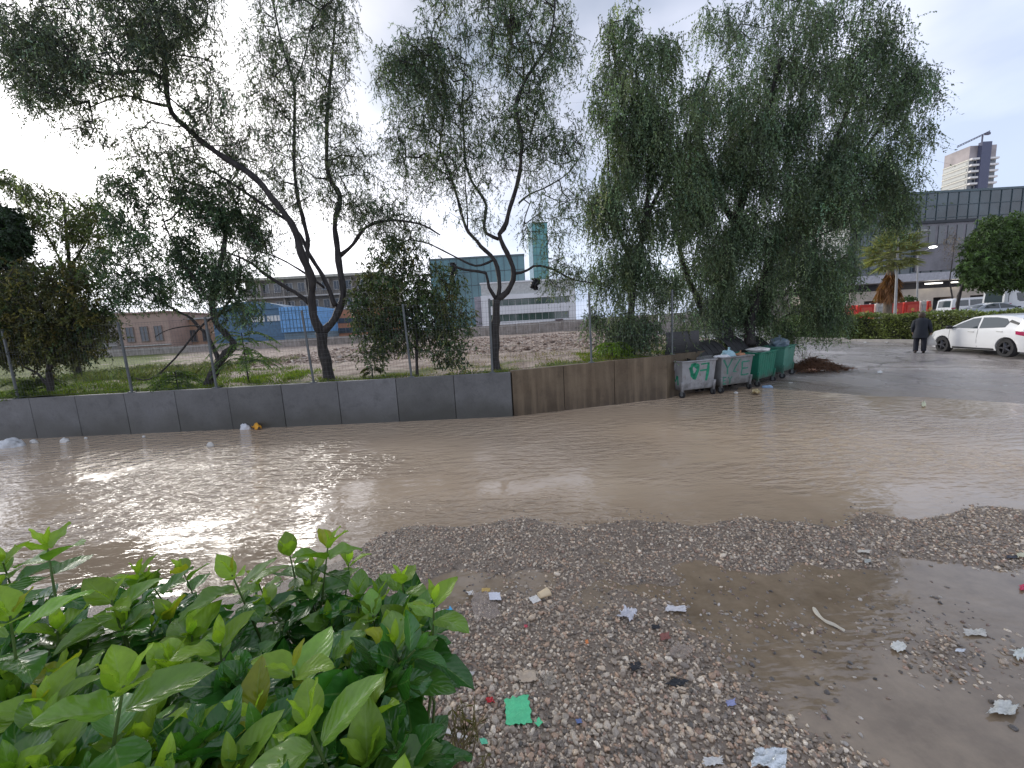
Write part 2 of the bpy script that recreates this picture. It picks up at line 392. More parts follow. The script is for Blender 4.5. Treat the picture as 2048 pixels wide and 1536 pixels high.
# gravel: real pebbles
def ico(sub):
    bm = bmesh.new(); bmesh.ops.create_icosphere(bm, subdivisions=sub, radius=1.0)
    V = np.array([v.co[:] for v in bm.verts]); Fc = np.array([[v.index for v in f.verts] for f in bm.faces]); bm.free(); return V, Fc
def scatter_blobs(name, P, S, sub, mat, cols, flat=.65, jitter=.18, kind='stuff'):
    V0, F0 = ico(sub); n, k = len(P), len(V0)
    sc = S[:, None]*np.column_stack([rng.uniform(.8, 1.3, n), rng.uniform(.65, 1.0, n), rng.uniform(flat*.7, flat*1.25, n)])
    an = rng.uniform(0, 2*math.pi, n); tl = rng.normal(0, .25, (n, 2))
    J = 1+rng.normal(0, jitter, (n, k, 1))
    Q = V0[None]*J*sc[:, None, :]
    ca, sa = np.cos(an)[:, None], np.sin(an)[:, None]
    x = Q[..., 0]*ca-Q[..., 1]*sa; y = Q[..., 0]*sa+Q[..., 1]*ca; z = Q[..., 2]+tl[:, :1]*x+tl[:, 1:]*y
    V = np.stack([x, y, z], -1)+P[:, None, :]
    Fc = (F0[None]+(np.arange(n)*k)[:, None, None]).reshape(-1, 3)
    o = raw_mesh(name, V.reshape(-1, 3), Fc, mat, smooth=True, col=np.repeat(cols, k, 0))
    return tag(o, kind=kind)
m, nt, p = new_mat('wet_pebble')
a = nd(nt, 'ShaderNodeAttribute', attribute_name='Col')
nt.links.new(mixc(nt, mr(nt, noise(nt, 150, 3), .3, .7, 0, .45), a.outputs['Color'], (.06, .05, .04)), p.inputs['Base Color'])
p.inputs['Roughness'].default_value = .33; bump(nt, noise(nt, 300, 2), .25, .002, p)
M_PEB = m
N = 270000
px = rng.uniform(-1.6, 7.6, N); py = rng.uniform(.9, 4.5, N)
P3 = np.column_stack([px, py, np.zeros(N)])-CAM
dd = P3@fwd; uu = CX+F*(P3@rgt)/dd; vv = CY-F*(P3@upv)/dd
ok = (uu > -150) & (uu < 2200) & (vv < 1720) & (vv > 900) & (dd > .3) & ~((uu < 600) & (vv > 1300))
px, py, dd = px[ok], py[ok], dd[ok]
h = H_road(px, py)
pat = .5+.5*np.sin(px*2.3+1.1*np.sin(py*3.1))*np.sin(py*2.9+px)
keep = rng.random(len(h)) < np.clip((h+.009)/.012, 0, 1)*np.clip(.82-.14*dd+.2*pat, .25, .98)*np.where(h < .004, .45, 1)
keep &= h > -.0085
px, py, h, dd = px[keep], py[keep], h[keep], dd[keep]
size = np.clip(rng.lognormal(math.log(.0078), .36, len(h)), .004, .021)
size = np.where(rng.random(len(h)) < .02, size*1.5, size)
pal = np.array([(.30, .27, .24), (.22, .19, .165), (.13, .115, .105), (.38, .32, .26), (.30, .22, .17), (.17, .145, .125), (.42, .38, .33), (.24, .17, .14), (.09, .085, .08), (.52, .48, .43)])
pc = pal[rng.choice(10, len(h), p=[.16, .18, .13, .11, .12, .12, .07, .05, .03, .03])]*rng.uniform(1.0, 1.6, (len(h), 1))
zc = h+size*.25
pc = pc*np.array([1.66, 1.58, 1.43])
# half drowned pebbles whose tops break the muddy film
N2 = 26000; qx = rng.uniform(-.5, 6.5, N2); qy = rng.uniform(1.0, 4.2, N2); qh = H_road(qx, qy); qn = np.array([mnoise.noise(Vector((a*1.1, b*1.1, 7.0))) for a, b in zip(qx, qy)])
kk = (qh < .001) & (qh > -.024) & (rng.random(N2) < np.clip(.10+.55*qn, .01, .5)*np.clip((qh+.027)/.018, .15, 1))
Q3 = np.column_stack([qx, qy, np.zeros(N2)])-CAM; qd = Q3@fwd; qu = CX+F*(Q3@rgt)/qd; kk &= (qu > 700) & (qu < 2150)
qs = rng.uniform(.006, .015, kk.sum()); px = np.concatenate([px, qx[kk]]); py = np.concatenate([py, qy[kk]]); dd = np.concatenate([dd, qd[kk]]); size = np.concatenate([size, qs]); h = np.concatenate([h, qh[kk]])
zc = np.concatenate([zc, rng.uniform(-.35, .25, kk.sum())*qs]); pc = np.concatenate([pc, pal[rng.choice(10, kk.sum())]*rng.uniform(.8, 1.6, (kk.sum(), 1))])
near = dd < 2.3
scatter_blobs('gravel', np.column_stack([px, py, zc])[near], size[near], 2, M_PEB, pc[near])
scatter_blobs('gravel', np.column_stack([px, py, zc])[~near], size[~near], 1, M_PEB, pc[~near])
print('pebbles', near.sum(), (~near).sum())

# ================================================================ THE EMPTY LOT
m, nt, p = new_mat('lot_soil')
geo = nd(nt, 'ShaderNodeNewGeometry'); sep = nd(nt, 'ShaderNodeSeparateXYZ'); nt.links.new(geo.outputs['Position'], sep.inputs[0])
soil = mixc(nt, mr(nt, noise(nt, 1.6, 8, rough=.7), .38, .62), (.27, .20, .16), (.56, .46, .38))
soil = mixc(nt, mr(nt, noise(nt, 9, 6, rough=.75), .55, .68, 0, .7), soil, (.58, .5, .42))
soil = mixc(nt, mr(nt, noise(nt, 4.5, 6, rough=.75), .56, .7, 0, .8), soil, (.1, .07, .055))
gr = mixc(nt, mr(nt, noise(nt, 12, 5), .35, .65), (.07, .10, .025), (.20, .23, .06))
gx = nd(nt, 'ShaderNodeMath', operation='MULTIPLY_ADD'); nt.links.new(sep.outputs['Y'], gx.inputs[0]); gx.inputs[1].default_value = .78; nt.links.new(sep.outputs['X'], gx.inputs[2])
gl = mr(nt, gx.outputs[0], -6.0, .6, 1.0, 0.0)
gmask = nd(nt, 'ShaderNodeMath', operation='MULTIPLY_ADD'); nt.links.new(gl, gmask.inputs[0]); gmask.inputs[1].default_value = .34
nt.links.new(noise(nt, .55, 5), gmask.inputs[2])
gy = nd(nt, 'ShaderNodeMath', operation='ADD'); nt.links.new(gmask.outputs[0], gy.inputs[0]); nt.links.new(mr(nt, sep.outputs['Y'], 9.0, 12.5, .22, 0.0), gy.inputs[1])
nt.links.new(mixc(nt, mr(nt, gy.outputs[0], .60, .74), soil, gr), p.inputs['Base Color'])
p.inputs['Roughness'].default_value = .85; p.inputs['Specular IOR Level'].default_value = .2
b1 = bump(nt, noise(nt, 2.5, 6, rough=.7), .9, .16, None); bump(nt, noise(nt, 14, 5), .8, .05, p, b1)
# polygon sheet behind the wall, its right side dropping as a bank to the road
LOT_R = WALL_END[0]+.1
ts = np.concatenate([np.arange(0, 4, .16), np.arange(4, 12, .4), np.arange(12, 40, 1.2), np.array([40, 46, 52, 60, 80, 120, 200, 400.])])
xsl = np.concatenate([np.array([-300, -150, -80, -50, -35]), np.arange(-28, LOT_R-.01, .3), [LOT_R]])
V = []; nxl = len(xsl)+3
for t in ts:
    for x in xsl:
        y = wall_y(x)+.12+t; V.append((x, y, float(H_lot(x, y))))
    y = wall_y(LOT_R)+.12+t; z = float(H_lot(LOT_R, y)); e = .25*math.sin(t*1.3)
    if t > 45: e = 400+3*t
    V += [(LOT_R+.5+e, y, z*.75+.05), (LOT_R+1.1+e, y, z*.35 if t < 45 else z*.7), (LOT_R+1.9+e, y+.2, -.15)]
i = (np.arange(nxl-1)[None, :]+np.arange(len(ts)-1)[:, None]*nxl).ravel()
tag(raw_mesh('lot_ground', V, np.column_stack([i, i+1, i+1+nxl, i+nxl]), m, smooth=True), kind='structure')

# clods and rubble lying on the lot
n = 8000; cx = rng.uniform(-14, 7.5, n); cy = rng.uniform(.4, 1, n)**1.6*26+9.6
ok = (cy > wall_y(cx)+.5) & (cx+.74*cy > -.5)
cx, cy = cx[ok], cy[ok]
sz = rng.lognormal(math.log(.05), .5, len(cx)).clip(.02, .17)
cc = np.array([(.45, .35, .28), (.3, .22, .17), (.56, .47, .4), (.66, .6, .54), (.2, .14, .11)])[rng.choice(5, len(cx), p=[.35, .3, .15, .05, .15])]
m, nt, p = new_mat('clod'); a = nd(nt, 'ShaderNodeAttribute', attribute_name='Col'); nt.links.new(a.outputs['Color'], p.inputs['Base Color']); p.inputs['Roughness'].default_value = .9
bump(nt, noise(nt, 50, 4), .7, .02, p)
scatter_blobs('soil_clods', np.column_stack([cx, cy, H_lot(cx, cy)+sz*.1]), sz, 1, m, cc, flat=.5)

# grass: blades
M_GRASS = leaf_mat('grass_blade', rough=.5, trans=.45)
def blades(name, P, hgt, cols, width=.006, lean=.35, mat=None):
    n = len(P); an = rng.uniform(0, 2*math.pi, n); w = np.column_stack([np.cos(an), np.sin(an), np.zeros(n)])*width
    lv = rng.normal(0, lean, (n, 2)); L = np.column_stack([lv[:, 0], lv[:, 1], np.ones(n)])*hgt[:, None]
    mid = P+L*.55; tip = P+L*np.array([1.5, 1.5, .93])
    V = np.stack([P-w, P+w, mid+w*.8, tip, mid-w*.8], 1).reshape(-1, 3)
    b = np.arange(n)*5
    Fc = np.concatenate([np.column_stack([b, b+1, b+2, b+4]), np.column_stack([b+4, b+2, b+3, b+3])])
    Fl = [tuple(r) for r in np.column_stack([b, b+1, b+2, b+3, b+4]).tolist()]
    o = raw_mesh(name, V, np.column_stack([b, b+1, b+2, b+3, b+4]), mat or M_GRASS, col=np.repeat(cols, 5, 0))
    return tag(o, kind='stuff')
def grass_patch(xr, yoff, n, hm, col, clump=1.0):
    x = rng.uniform(*xr, n); t = rng.uniform(0, 1, n)**1.5*(yoff[1]-yoff[0])+yoff[0]; y = wall_y(x)+.15+t
    nz = np.array([mnoise.noise(Vector((a*1.3, b*1.3, 3.0))) for a, b in zip(x, y)])
    ok = nz > rng.uniform(-.35, .25, n)*clump
    x, y = x[ok], y[ok]; P = np.column_stack([x, y, H_lot(x, y)])
    hh = rng.uniform(.5, 1.3, len(x))*hm
    c = np.array(col)[None]*rng.uniform(.6, 1.35, (len(x), 1))*np.column_stack([rng.uniform(.8, 1.35, len(x)), np.ones(len(x)), np.ones(len(x))])
    return P, hh, c
gp = [grass_patch((-12, 8.2), (0, .9), 9000, .07, (.13, .19, .03)),
      grass_patch((-15, -7.6), (.1, 5.0), 15000, .10, (.13, .20, .045)),
      grass_patch((-19, -10.5), (3.0, 10), 14000, .26, (.13, .17, .075), .6),
      grass_patch((2.0, 7.5), (.1, 3.4), 12000, .09, (.17, .24, .03)),
      grass_patch((-8.0, -5.6), (.8, 3.0), 3500, .12, (.17, .26, .04)),
      grass_patch((-3, 3), (.1, 6), 2200, .08, (.2, .2, .07), 1.3)]
blades('grass', np.concatenate([g[0] for g in gp]), np.concatenate([g[1] for g in gp]), np.concatenate([g[2] for g in gp]), width=.007)

# ================================================================ RETAINING WALLS
def concrete(name, a, b, stain, drip=0.0):
    m, nt, p = new_mat(name)
    c = mixc(nt, mr(nt, noise(nt, 1.7, 7), .3, .7), a, b)
    c = mixc(nt, mr(nt, noise(nt, 25, 4), .45, .75, 0, .3), c, tuple(v*.6 for v in a))
    g = nd(nt, 'ShaderNodeNewGeometry'); sp = nd(nt, 'ShaderNodeSeparateXYZ'); nt.links.new(g.outputs['Position'], sp.inputs[0])
    wet = nd(nt, 'ShaderNodeMath', operation='MULTIPLY_ADD'); nt.links.new(noise(nt, 1.3, 5), wet.inputs[0]); wet.inputs[1].default_value = .9
    nt.links.new(sp.outputs['Z'], wet.inputs[2])
    c = mixc(nt, mr(nt, wet.outputs[0], .55, 1.05, .75, 0), c, stain)
    if drip:
        dr = noise(nt, 5.0, 5, sc=(1.4, 1.4, .12)); c = mixc(nt, mr(nt, dr, .45, .7, 0, drip), c, tuple(min(1, v*1.9) for v in b))
    oi = nd(nt, 'ShaderNodeObjectInfo'); c = mixc(nt, 1.0, c, mixc(nt, oi.outputs['Random'], (.80, .80, .78), (1.12, 1.12, 1.14)), 'MULTIPLY')
    blot = noise(nt, 3.3, 7, rough=.7); c = mixc(nt, mr(nt, blot, .52, .66, 0, .35), c, tuple(v*.45 for v in a))
    nt.links.new(c, p.inputs['Base Color'])
    nt.links.new(mr(nt, wet.outputs[0], .5, 1.1, .35, .75), p.inputs['Roughness'])
    b1 = bump(nt, noise(nt, 30, 5), .25, .01, None); bump(nt, noise(nt, 2.2, 4), .4, .03, p, b1)
    return m
M_WG = concrete('grey_concrete', (.14, .142, .142), (.20, .203, .204), (.075, .075, .062))
M_WB = concrete('brown_concrete', (.125, .09, .055), (.18, .138, .09), (.055, .038, .022), drip=.38)
M_JOINT = plain('joint_backing', (.035, .033, .03), rough=.9)  # dark backing set into the gaps between wall panels
def top_px(x): return 800-.0539*x if x < 1027 else 742-.0993*(x-1023)
def base_px(x): return 880-.0458*x if x < 1027 else 833-.117*(x-1027)
_wb = [WALL_PTS[3]+(WALL_PTS[4]-WALL_PTS[3])*k/20 for k in range(20)]+[WALL_PTS[4]+(WALL_PTS[5]-WALL_PTS[4])*k/20 for k in range(21)]
_wx = [proj((q[0], q[1], 0))[0] for q in _wb]
def wall_pt(x):
    if x > 1336: return np.array([np.interp(x, _wx, [q[0] for q in _wb]), np.interp(x, _wx, [q[1] for q in _wb]), 0]), 1.13
    b = at_z(x, base_px(x)); t = at_y(x, top_px(x), b[1]); return b, t[2]
def wall_thing(name, joints, mat, label, rough_top=False):
    p0, _ = wall_pt(joints[0])
    root = empty(name, (p0[0], p0[1], 0), label, 'wall'); o0 = np.array([p0[0], p0[1], 0])
    for a, b in zip(joints[:-1], joints[1:]):
        pa, za = wall_pt(a); pb, zb = wall_pt(b)
        d = (pb-pa)[:2]; L = np.linalg.norm(d); d /= L; nrm_ = np.array([-d[1], d[0]])
        g = .007; off = rng.normal(0, .004)
        A = pa[:2]+d*g+nrm_*off; B = pb[:2]-d*g+nrm_*off; th = nrm_*.2
        nseg = 6; mb = MB()
        for k in range(nseg):
            q0 = A+(B-A)*k/nseg; q1 = A+(B-A)*(k+1)/nseg
            z0 = za+(zb-za)*k/nseg; z1 = za+(zb-za)*(k+1)/nseg
            P = []
            for z in ((-.3, -.3), (z0, z1)):
                for q, zz in ((q0, z[0]), (q1, z[1]), (q1+th, z[1]), (q0+th, z[0])): P.append((q[0]-o0[0], q[1]-o0[1], zz))
            mb.add(P, [(0, 1, 5, 4), (2, 3, 7, 6), (4, 5, 6, 7)] + ([(3, 0, 4, 7)] if k == 0 else []) + ([(1, 2, 6, 5)] if k == nseg-1 else []))
        ob = mb.build('concrete_panel', mat, root)
        bm = bmesh.new(); bm.from_mesh(ob.data); bmesh.ops.remove_doubles(bm, verts=bm.verts, dist=.0005); bm.to_mesh(ob.data); bm.free()
        bv = ob.modifiers.new('bevel', 'BEVEL'); bv.width = .008; bv.segments = 2; bv.limit_method = 'ANGLE'; bv.angle_limit = R(50)
        J = MB(); c = pb[:2]+nrm_*.105; J.box((c[0]-o0[0], c[1]-o0[1], zb/2-.02), (.014, .17, zb), math.atan2(d[1], d[0])); J.build('joint', M_JOINT, root)
    return root
wall_thing('retaining_wall', [-420, -300, -190, -92, -10, 75, 165, 262, 362, 467, 573, 684, 799, 913, 1026], M_WG, 'long low grey concrete panel wall holding back the empty lot behind the flood')
wall_thing('retaining_wall', [1028, 1130, 1230, 1335, 1410, 1478, 1535, 1585], M_WB, 'brown stained concrete panel wall running behind the rubbish containers')

# ================================================================ MESH FENCE
M_GALV = plain('galvanised', (.15, .165, .17), rough=.55, metal=.4, var=.15)
M_WIRE = plain('fence_wire', (.12, .13, .13), rough=.55, metal=.4, bmp=0)
def fence():
    tops = [(-120, 0), (45, 0), (272, -.02), (440, 0), (634, -.07), (829, -.05), (990, 0.03), (1187, -.015), (1347, 0), (1447, 0), (1560, 0)]
    pts = []
    for x, ln in tops:
        if x < 1027: b, z = wall_pt(x)
        else: b, z = wall_pt(x)
        pts.append((np.array([b[0]+.0, b[1]+.1]), z, ln))
    o0 = pts[0][0]; root = empty('mesh_fence', (o0[0], o0[1], pts[0][1]), 'tall galvanised wire mesh fence standing on top of the long concrete wall', 'fence'); z00 = pts[0][1]
    H = 1.72
    for (q, z, ln) in pts:
        mb = MB(); a = np.array([q[0]-o0[0], q[1]-o0[1], z-z00]); mb.tube([a, a+np.array([ln, 0, H])], .028, 8)
        mb.box((a[0], a[1], a[2]+.012), (.13, .11, .02))
        mb.build('fence_post', M_GALV, root, smooth=True)
    for (qa, za, la), (qb, zb, lb) in zip(pts[:-1], pts[1:]):
        mb = MB(); L = np.linalg.norm(qb-qa); nv = int(L/.075)
        def pt(t, h):
            q = qa+(qb-qa)*t; z = za+(zb-za)*t; sag = .015*math.sin(math.pi*t)*math.sin(h*5+qa[0])
            return (q[0]-o0[0]+(la+(lb-la)*t)*h/H, q[1]-o0[1]+sag-.03, z-z00+h)
        for k in range(1, nv): mb.tube([pt(k/nv, .04), pt(k/nv, H*.5), pt(k/nv, H-.04)], (.0017), 3, False)
        for hh in np.arange(.05, H-.03, .105):
            mb.tube([pt(t, hh) for t in (0, .25, .5, .75, 1)], (.0017), 3, False)
        for hh in (.05, .6, 1.15, H-.05): mb.tube([pt(t, hh) for t in (0, .33, .66, 1)], .0030, 4, False)
        mb.build('mesh_panel', M_WIRE, root)
fence()

# ================================================================ RUBBISH CONTAINERS
def paint_strokes(strokes, to3, w, thick=.004):
    """strokes: polylines in panel coordinates (u, v, in metres), to3(u, v, out) -> local point"""
    mb = MB()
    for st in strokes:
        ww = w
        if isinstance(st, tuple): ww, st = st
        st = [np.array(q, float) for q in st]; Lf, Rt = [], []
        for i, q in enumerate(st):
            t = st[min(i+1, len(st)-1)]-st[max(i-1, 0)]; t /= np.linalg.norm(t)+1e-9; nn = np.array([-t[1], t[0]])*ww/2*(1+.25*math.sin(i*2.3+q[0]*30))
            Lf.append(q+nn); Rt.append(q-nn)
        n = len(st); V = [to3(q[0], q[1], thick) for q in Lf]+[to3(q[0], q[1], thick) for q in Rt]+[to3(q[0], q[1], -.004) for q in Lf]+[to3(q[0], q[1], -.004) for q in Rt]
        Fc = [(n+i, n+i+1, i+1, i) for i in range(n-1)]+[(i, i+1, 2*n+i+1, 2*n+i) for i in range(n-1)]+[(3*n+i, 3*n+i+1, n+i+1, n+i) for i in range(n-1)]
        Fc += [(0, 2*n, 3*n, n), (n-1, 2*n-1, 4*n-1, 3*n-1)]
        mb.add(V, Fc)
    return mb
M_TYRE = plain('tyre_rubber', (.022, .022, .023), rough=.8, bs=80)
M_LIDB = plain('black_plastic_lid', (.04, .04, .042), rough=.5)
M_GREENP = plain('green_spray_paint', (.008, .26, .14), rough=.45, var=.3, vs=14)
M_INT = plain('container_inside', (.04, .04, .04), rough=.8)
def steel(name, col, rust=(.16, .09, .05)):
    m, nt, p = new_mat(name)
    c = mixc(nt, mr(nt, noise(nt, 3, 6), .3, .7), tuple(v*.8 for v in col), tuple(v*1.15 for v in col))
    g = nd(nt, 'ShaderNodeTexCoord')
    s1 = noise(nt, 7, 8, vec=g.outputs['Object'], rough=.7, sc=(1, 1, .35))
    c = mixc(nt, mr(nt, s1, .56, .72, 0, .8), c, rust)
    sp = nd(nt, 'ShaderNodeSeparateXYZ'); nt.links.new(g.outputs['Object'], sp.inputs[0])
    k = nd(nt, 'ShaderNodeMath', operation='MULTIPLY_ADD'); nt.links.new(noise(nt, 6, 5), k.inputs[0]); k.inputs[1].default_value = .5; nt.links.new(sp.outputs['Z'], k.inputs[2])
    c = mixc(nt, mr(nt, k.outputs[0], .42, .66, .7, 0), c, (.07, .06, .05))
    nt.links.new(c, p.inputs['Base Color']); p.inputs['Roughness'].default_value = .5; p.inputs['Metallic'].default_value = .15
    bump(nt, noise(nt, 9, 5), .35, .03, p)
    return m
def container(pl, pr, depth, mat, label, lid_ang=100, ribs=0, graffiti=None, hgt=.98, lidmat=None):
    A = at_z(*pl, -.03)[:2]; B = at_z(*pr, -.03)[:2]
    d = B-A; w = float(np.linalg.norm(d)); d /= w; nb = np.array([-d[1], d[0]])
    c = (A+B)/2+nb*depth/2; z0 = max(-.04, float(H_road(c[0], c[1])[0]))
    root = empty('waste_container', (c[0], c[1], z0), label, 'rubbish container', 'rubbish containers in a row by the wall', math.atan2(d[1], d[0]))
    W2, D2 = w/2+.02, depth/2; zb, zt = .20, hgt; wb, db = W2*.90, D2*.80
    def ring(wx, dy, z): return [(-wx, -dy, z), (wx, -dy, z), (wx, dy, z), (-wx, dy, z)]
    mb = MB(); V = ring(wb, db, zb)+ring(W2*.98, D2*.97, zt)+ring(W2*.98-.03, D2*.97-.03, zt)+ring(wb-.03, db-.03, zb+.45)
    Fc = [(0, 3, 2, 1), (12, 13, 14, 15)]
    for a_, b_ in ((0, 4), (4, 8), (8, 12)):
        for k in range(4): Fc.append((a_+k, a_+(k+1) % 4, b_+(k+1) % 4, b_+k))
    mb.add(V, Fc); mb.build('body', mat, root, smooth=True, bevel=.02)
    rim = MB(); r_ = .022
    for q0, q1 in zip(ring(W2, D2, zt), ring(W2, D2, zt)[1:]+ring(W2, D2, zt)[:1]): rim.tube([q0, q1], r_, 8)
    rim.build('rim', mat, root, smooth=True)
    # corner pillars / legs
    for sx in (-1, 1):
        for sy in (-1, 1):
            L = MB(); L.hexa([(sx*wb-.035, sy*db-.03, .13), (sx*wb+.035, sy*db-.03, .13), (sx*wb+.035, sy*db+.03, .13), (sx*wb-.035, sy*db+.03, .13),
                              (sx*(wb+.02)-.04, sy*(db+.02)-.035, .42), (sx*(wb+.02)+.04, sy*(db+.02)-.035, .42), (sx*(wb+.02)+.04, sy*(db+.02)+.035, .42), (sx*(wb+.02)-.04, sy*(db+.02)+.035, .42)])
            L.build('leg', mat, root, bevel=.008)
            tw = rng.uniform(-.6, .6); cx_, cy_ = sx*wb, sy*db
            Wl = MB(); ax = (math.cos(tw), math.sin(tw), 0); Wl.cyl((cx_, cy_, .085), ax, .085, .045, 18); wo_ = Wl.build('caster_wheel', M_TYRE, root, smooth=True, bevel=.008)
            fk = MB()
            for s in (-1, 1): fk.box((cx_+ax[0]*.032*s, cy_+ax[1]*.032*s, .12), (.008, .06, .09), tw)
            fk.box((cx_, cy_, .165), (.08, .08, .012), tw); fk.build('caster_fork', M_GALV, wo_)
            hb = MB(); hb.cyl((cx_, cy_, .085), ax, .035, .05, 12); hb.build('hub', M_GALV, wo_, smooth=True)
    for sx in (-1, 1):   # lifting trunnions and their plates
        t = MB(); t.cyl((sx*(W2+.035), 0, zt-.12), (1, 0, 0), .026, .09, 12); t.box((sx*(W2-.004), 0, zt-.14), (.02, .22, .2)); t.build('trunnion', mat, root, smooth=True)
    h = MB(); h.tube([(-W2*.3, -D2-.0, zt-.02), (-W2*.3, -D2-.06, zt-.05), (W2*.3, -D2-.06, zt-.05), (W2*.3, -D2, zt-.02)], .011, 8); h.build('handle', mat, root, smooth=True)
    # pressed ribs
    for k in range(ribs):
        u = (k+.5)/ribs*2-1; rb = MB(); rw = W2/ribs*.42
        P = []
        for z, ww, dy in ((zb+.05, wb*.96, db+.01), (zt-.05, W2*.95, D2*.965+.004)):
            cx_ = u*ww; P += [(cx_-rw, -dy, z), (cx_+rw, -dy, z), (cx_+rw, -dy+.03, z), (cx_-rw, -dy+.03, z)]
        rb.hexa(P); rb.build('rib', mat, root, bevel=.008)
    # lid: two hinged halves of a thin shell thrown open to the back
    a = R(lid_ang); lid = MB(); n = 7; LW = W2*.98
    prof = []
    for k in range(n+1):
        s = k/n*depth*.98; bow = .07*math.sin(math.pi*k/n)
        y = -s*math.cos(a)-bow*math.sin(a); z = s*math.sin(a)-bow*math.cos(a)*1.0
        prof.append((D2-.01+y, zt+.02+z))
    V = []
    for (y, z) in prof:
        for x in (-LW, -LW*.02, LW*.02, LW): V.append((x, y, z))
    nv = len(V); V += [(x, y+.012*math.sin(a), z+.012*math.cos(a)) for x, y, z in V]
    Fc = []
    for k in range(n):
        for j in range(3):
            b = k*4+j; Fc += [(b, b+1, b+5, b+4), (nv+b, nv+b+4, nv+b+5, nv+b+1)]
    for k in range(n): Fc += [(k*4, k*4+4, nv+k*4+4, nv+k*4), (k*4+3, nv+k*4+3, nv+k*4+7, k*4+7)]
    for j in range(3): Fc += [(j, nv+j, nv+j+1, j+1), (n*4+j, n*4+j+1, nv+n*4+j+1, nv+n*4+j)]
    lid.add(V, Fc); lo = lid.build('lid', lidmat or M_LIDB, root, smooth=True)
    hg = MB(); hg.cyl((0, D2+.015, zt+.02), (1, 0, 0), .016, LW*1.9, 10)
    for s in (-.8, -.4, 0, .4, .8):
        q0 = prof[0]; q1 = prof[-1]; hg.tube([(s*LW, q[0]+.02*math.sin(a), q[1]+.02) for q in prof], .009, 5)
    hg.build('hinge_bar', M_LIDB, lo, smooth=True)
    def front(u, v, out): # u,v in 0..1 across the front face
        z = zb+(zt-zb)*v; ww = wb+(W2*.98-wb)*v; dy = db+(D2*.97-db)*v
        return ((u*2-1)*ww, -dy-out, z)
    def side(u, v, out):
        z = zb+(zt-zb)*v; ww = wb+(W2*.98-wb)*v; dy = db+(D2*.97-db)*v
        return (-ww-out, (1-2*u)*dy, z)
    if graffiti: graffiti(root, front, side)
    return root, c, z0, w
def g1(root, front, side):
    st = [(.09, [(.28, .62), (.25, .75), (.30, .88), (.40, .91), (.47, .84), (.46, .68), (.41, .52), (.36, .36)]),
          (.10, [(.24, .80), (.27, .64), (.31, .50), (.37, .40)]), (.07, [(.33, .90), (.38, .82), (.44, .74)]), (.05, [(.27, .56), (.34, .52), (.40, .60)]),
          (.055, [(.55, .87), (.65, .885), (.80, .89)]), (.075, [(.77, .90), (.775, .7), (.765, .5), (.745, .28)]), (.05, [(.53, .65), (.62, .66), (.74, .665)])]
    paint_strokes(st, front, .06).build('graffiti', M_GREENP, root)
    s2 = [(.06, [(.5, .18), (.5, .5)]), (.06, [(.5, .48), (.62, .3), (.72, .5)]), (.06, [(.74, .5), (.76, .18)])]
    paint_strokes(s2, side, .05).build('graffiti', M_GREENP, root)
M_G2 = plain('faded_green_paint', (.03, .21, .14), rough=.6, var=.4, vs=16)
def g2(root, front, side):
    st = [(.05, [(.06, .93), (.12, .78), (.19, .62)]), (.05, [(.33, .95), (.27, .8), (.19, .62), (.20, .40)]),
          (.05, [(.40, .92), (.52, .93), (.60, .9)]), (.05, [(.58, .9), (.47, .68), (.40, .5)]), (.045, [(.38, .48), (.5, .46)]),
          (.045, [(.66, .80), (.68, .55), (.67, .32)]), (.045, [(.66, .80), (.78, .79), (.90, .80)]), (.045, [(.68, .56), (.78, .55), (.88, .56)]), (.045, [(.67, .32), (.78, .31), (.92, .33)]),
          (.035, [(.06, .30), (.07, .05)]), (.035, [(.06, .30), (.17, .29)]), (.035, [(.07, .18), (.15, .18)]), (.035, [(.07, .06), (.17, .06)]),
          (.035, [(.24, .30), (.30, .18), (.36, .30)]), (.035, [(.30, .18), (.30, .04)])]
    paint_strokes(st, front, .05).build('graffiti', M_G2, root)
S_GREY = steel('grey_container_steel', (.36, .37, .38)); S_DGREY = steel('dark_grey_container_steel', (.24, .25, .25))
S_GREEN = steel('green_container_steel', (.015, .20, .125), (.02, .09, .06)); S_GREEN2 = steel('pale_green_container_steel', (.08, .27, .20), (.04, .11, .09))
BIN = []
BIN.append(container((1366, 799), (1432, 791), .78, S_GREY, 'light grey steel rubbish container with bold green graffiti and its black lid standing open', 82, 0, g1, hgt=.97))
BIN.append(container((1444, 790), (1505, 781), .78, S_DGREY, 'darker grey rubbish container with thin green lettering and bags heaped at its rim', 148, 0, g2, hgt=.97))
BIN.append(container((1519, 778), (1552, 767), .75, S_GREEN, 'deep green ribbed rubbish container between the grey ones and the last one', 140, 7, None, hgt=.97))
BIN.append(container((1569, 765), (1589, 756), .75, S_GREEN2, 'faded green rubbish container with a grey blue bag on top, last of the row', 150, 0, None, hgt=.97))
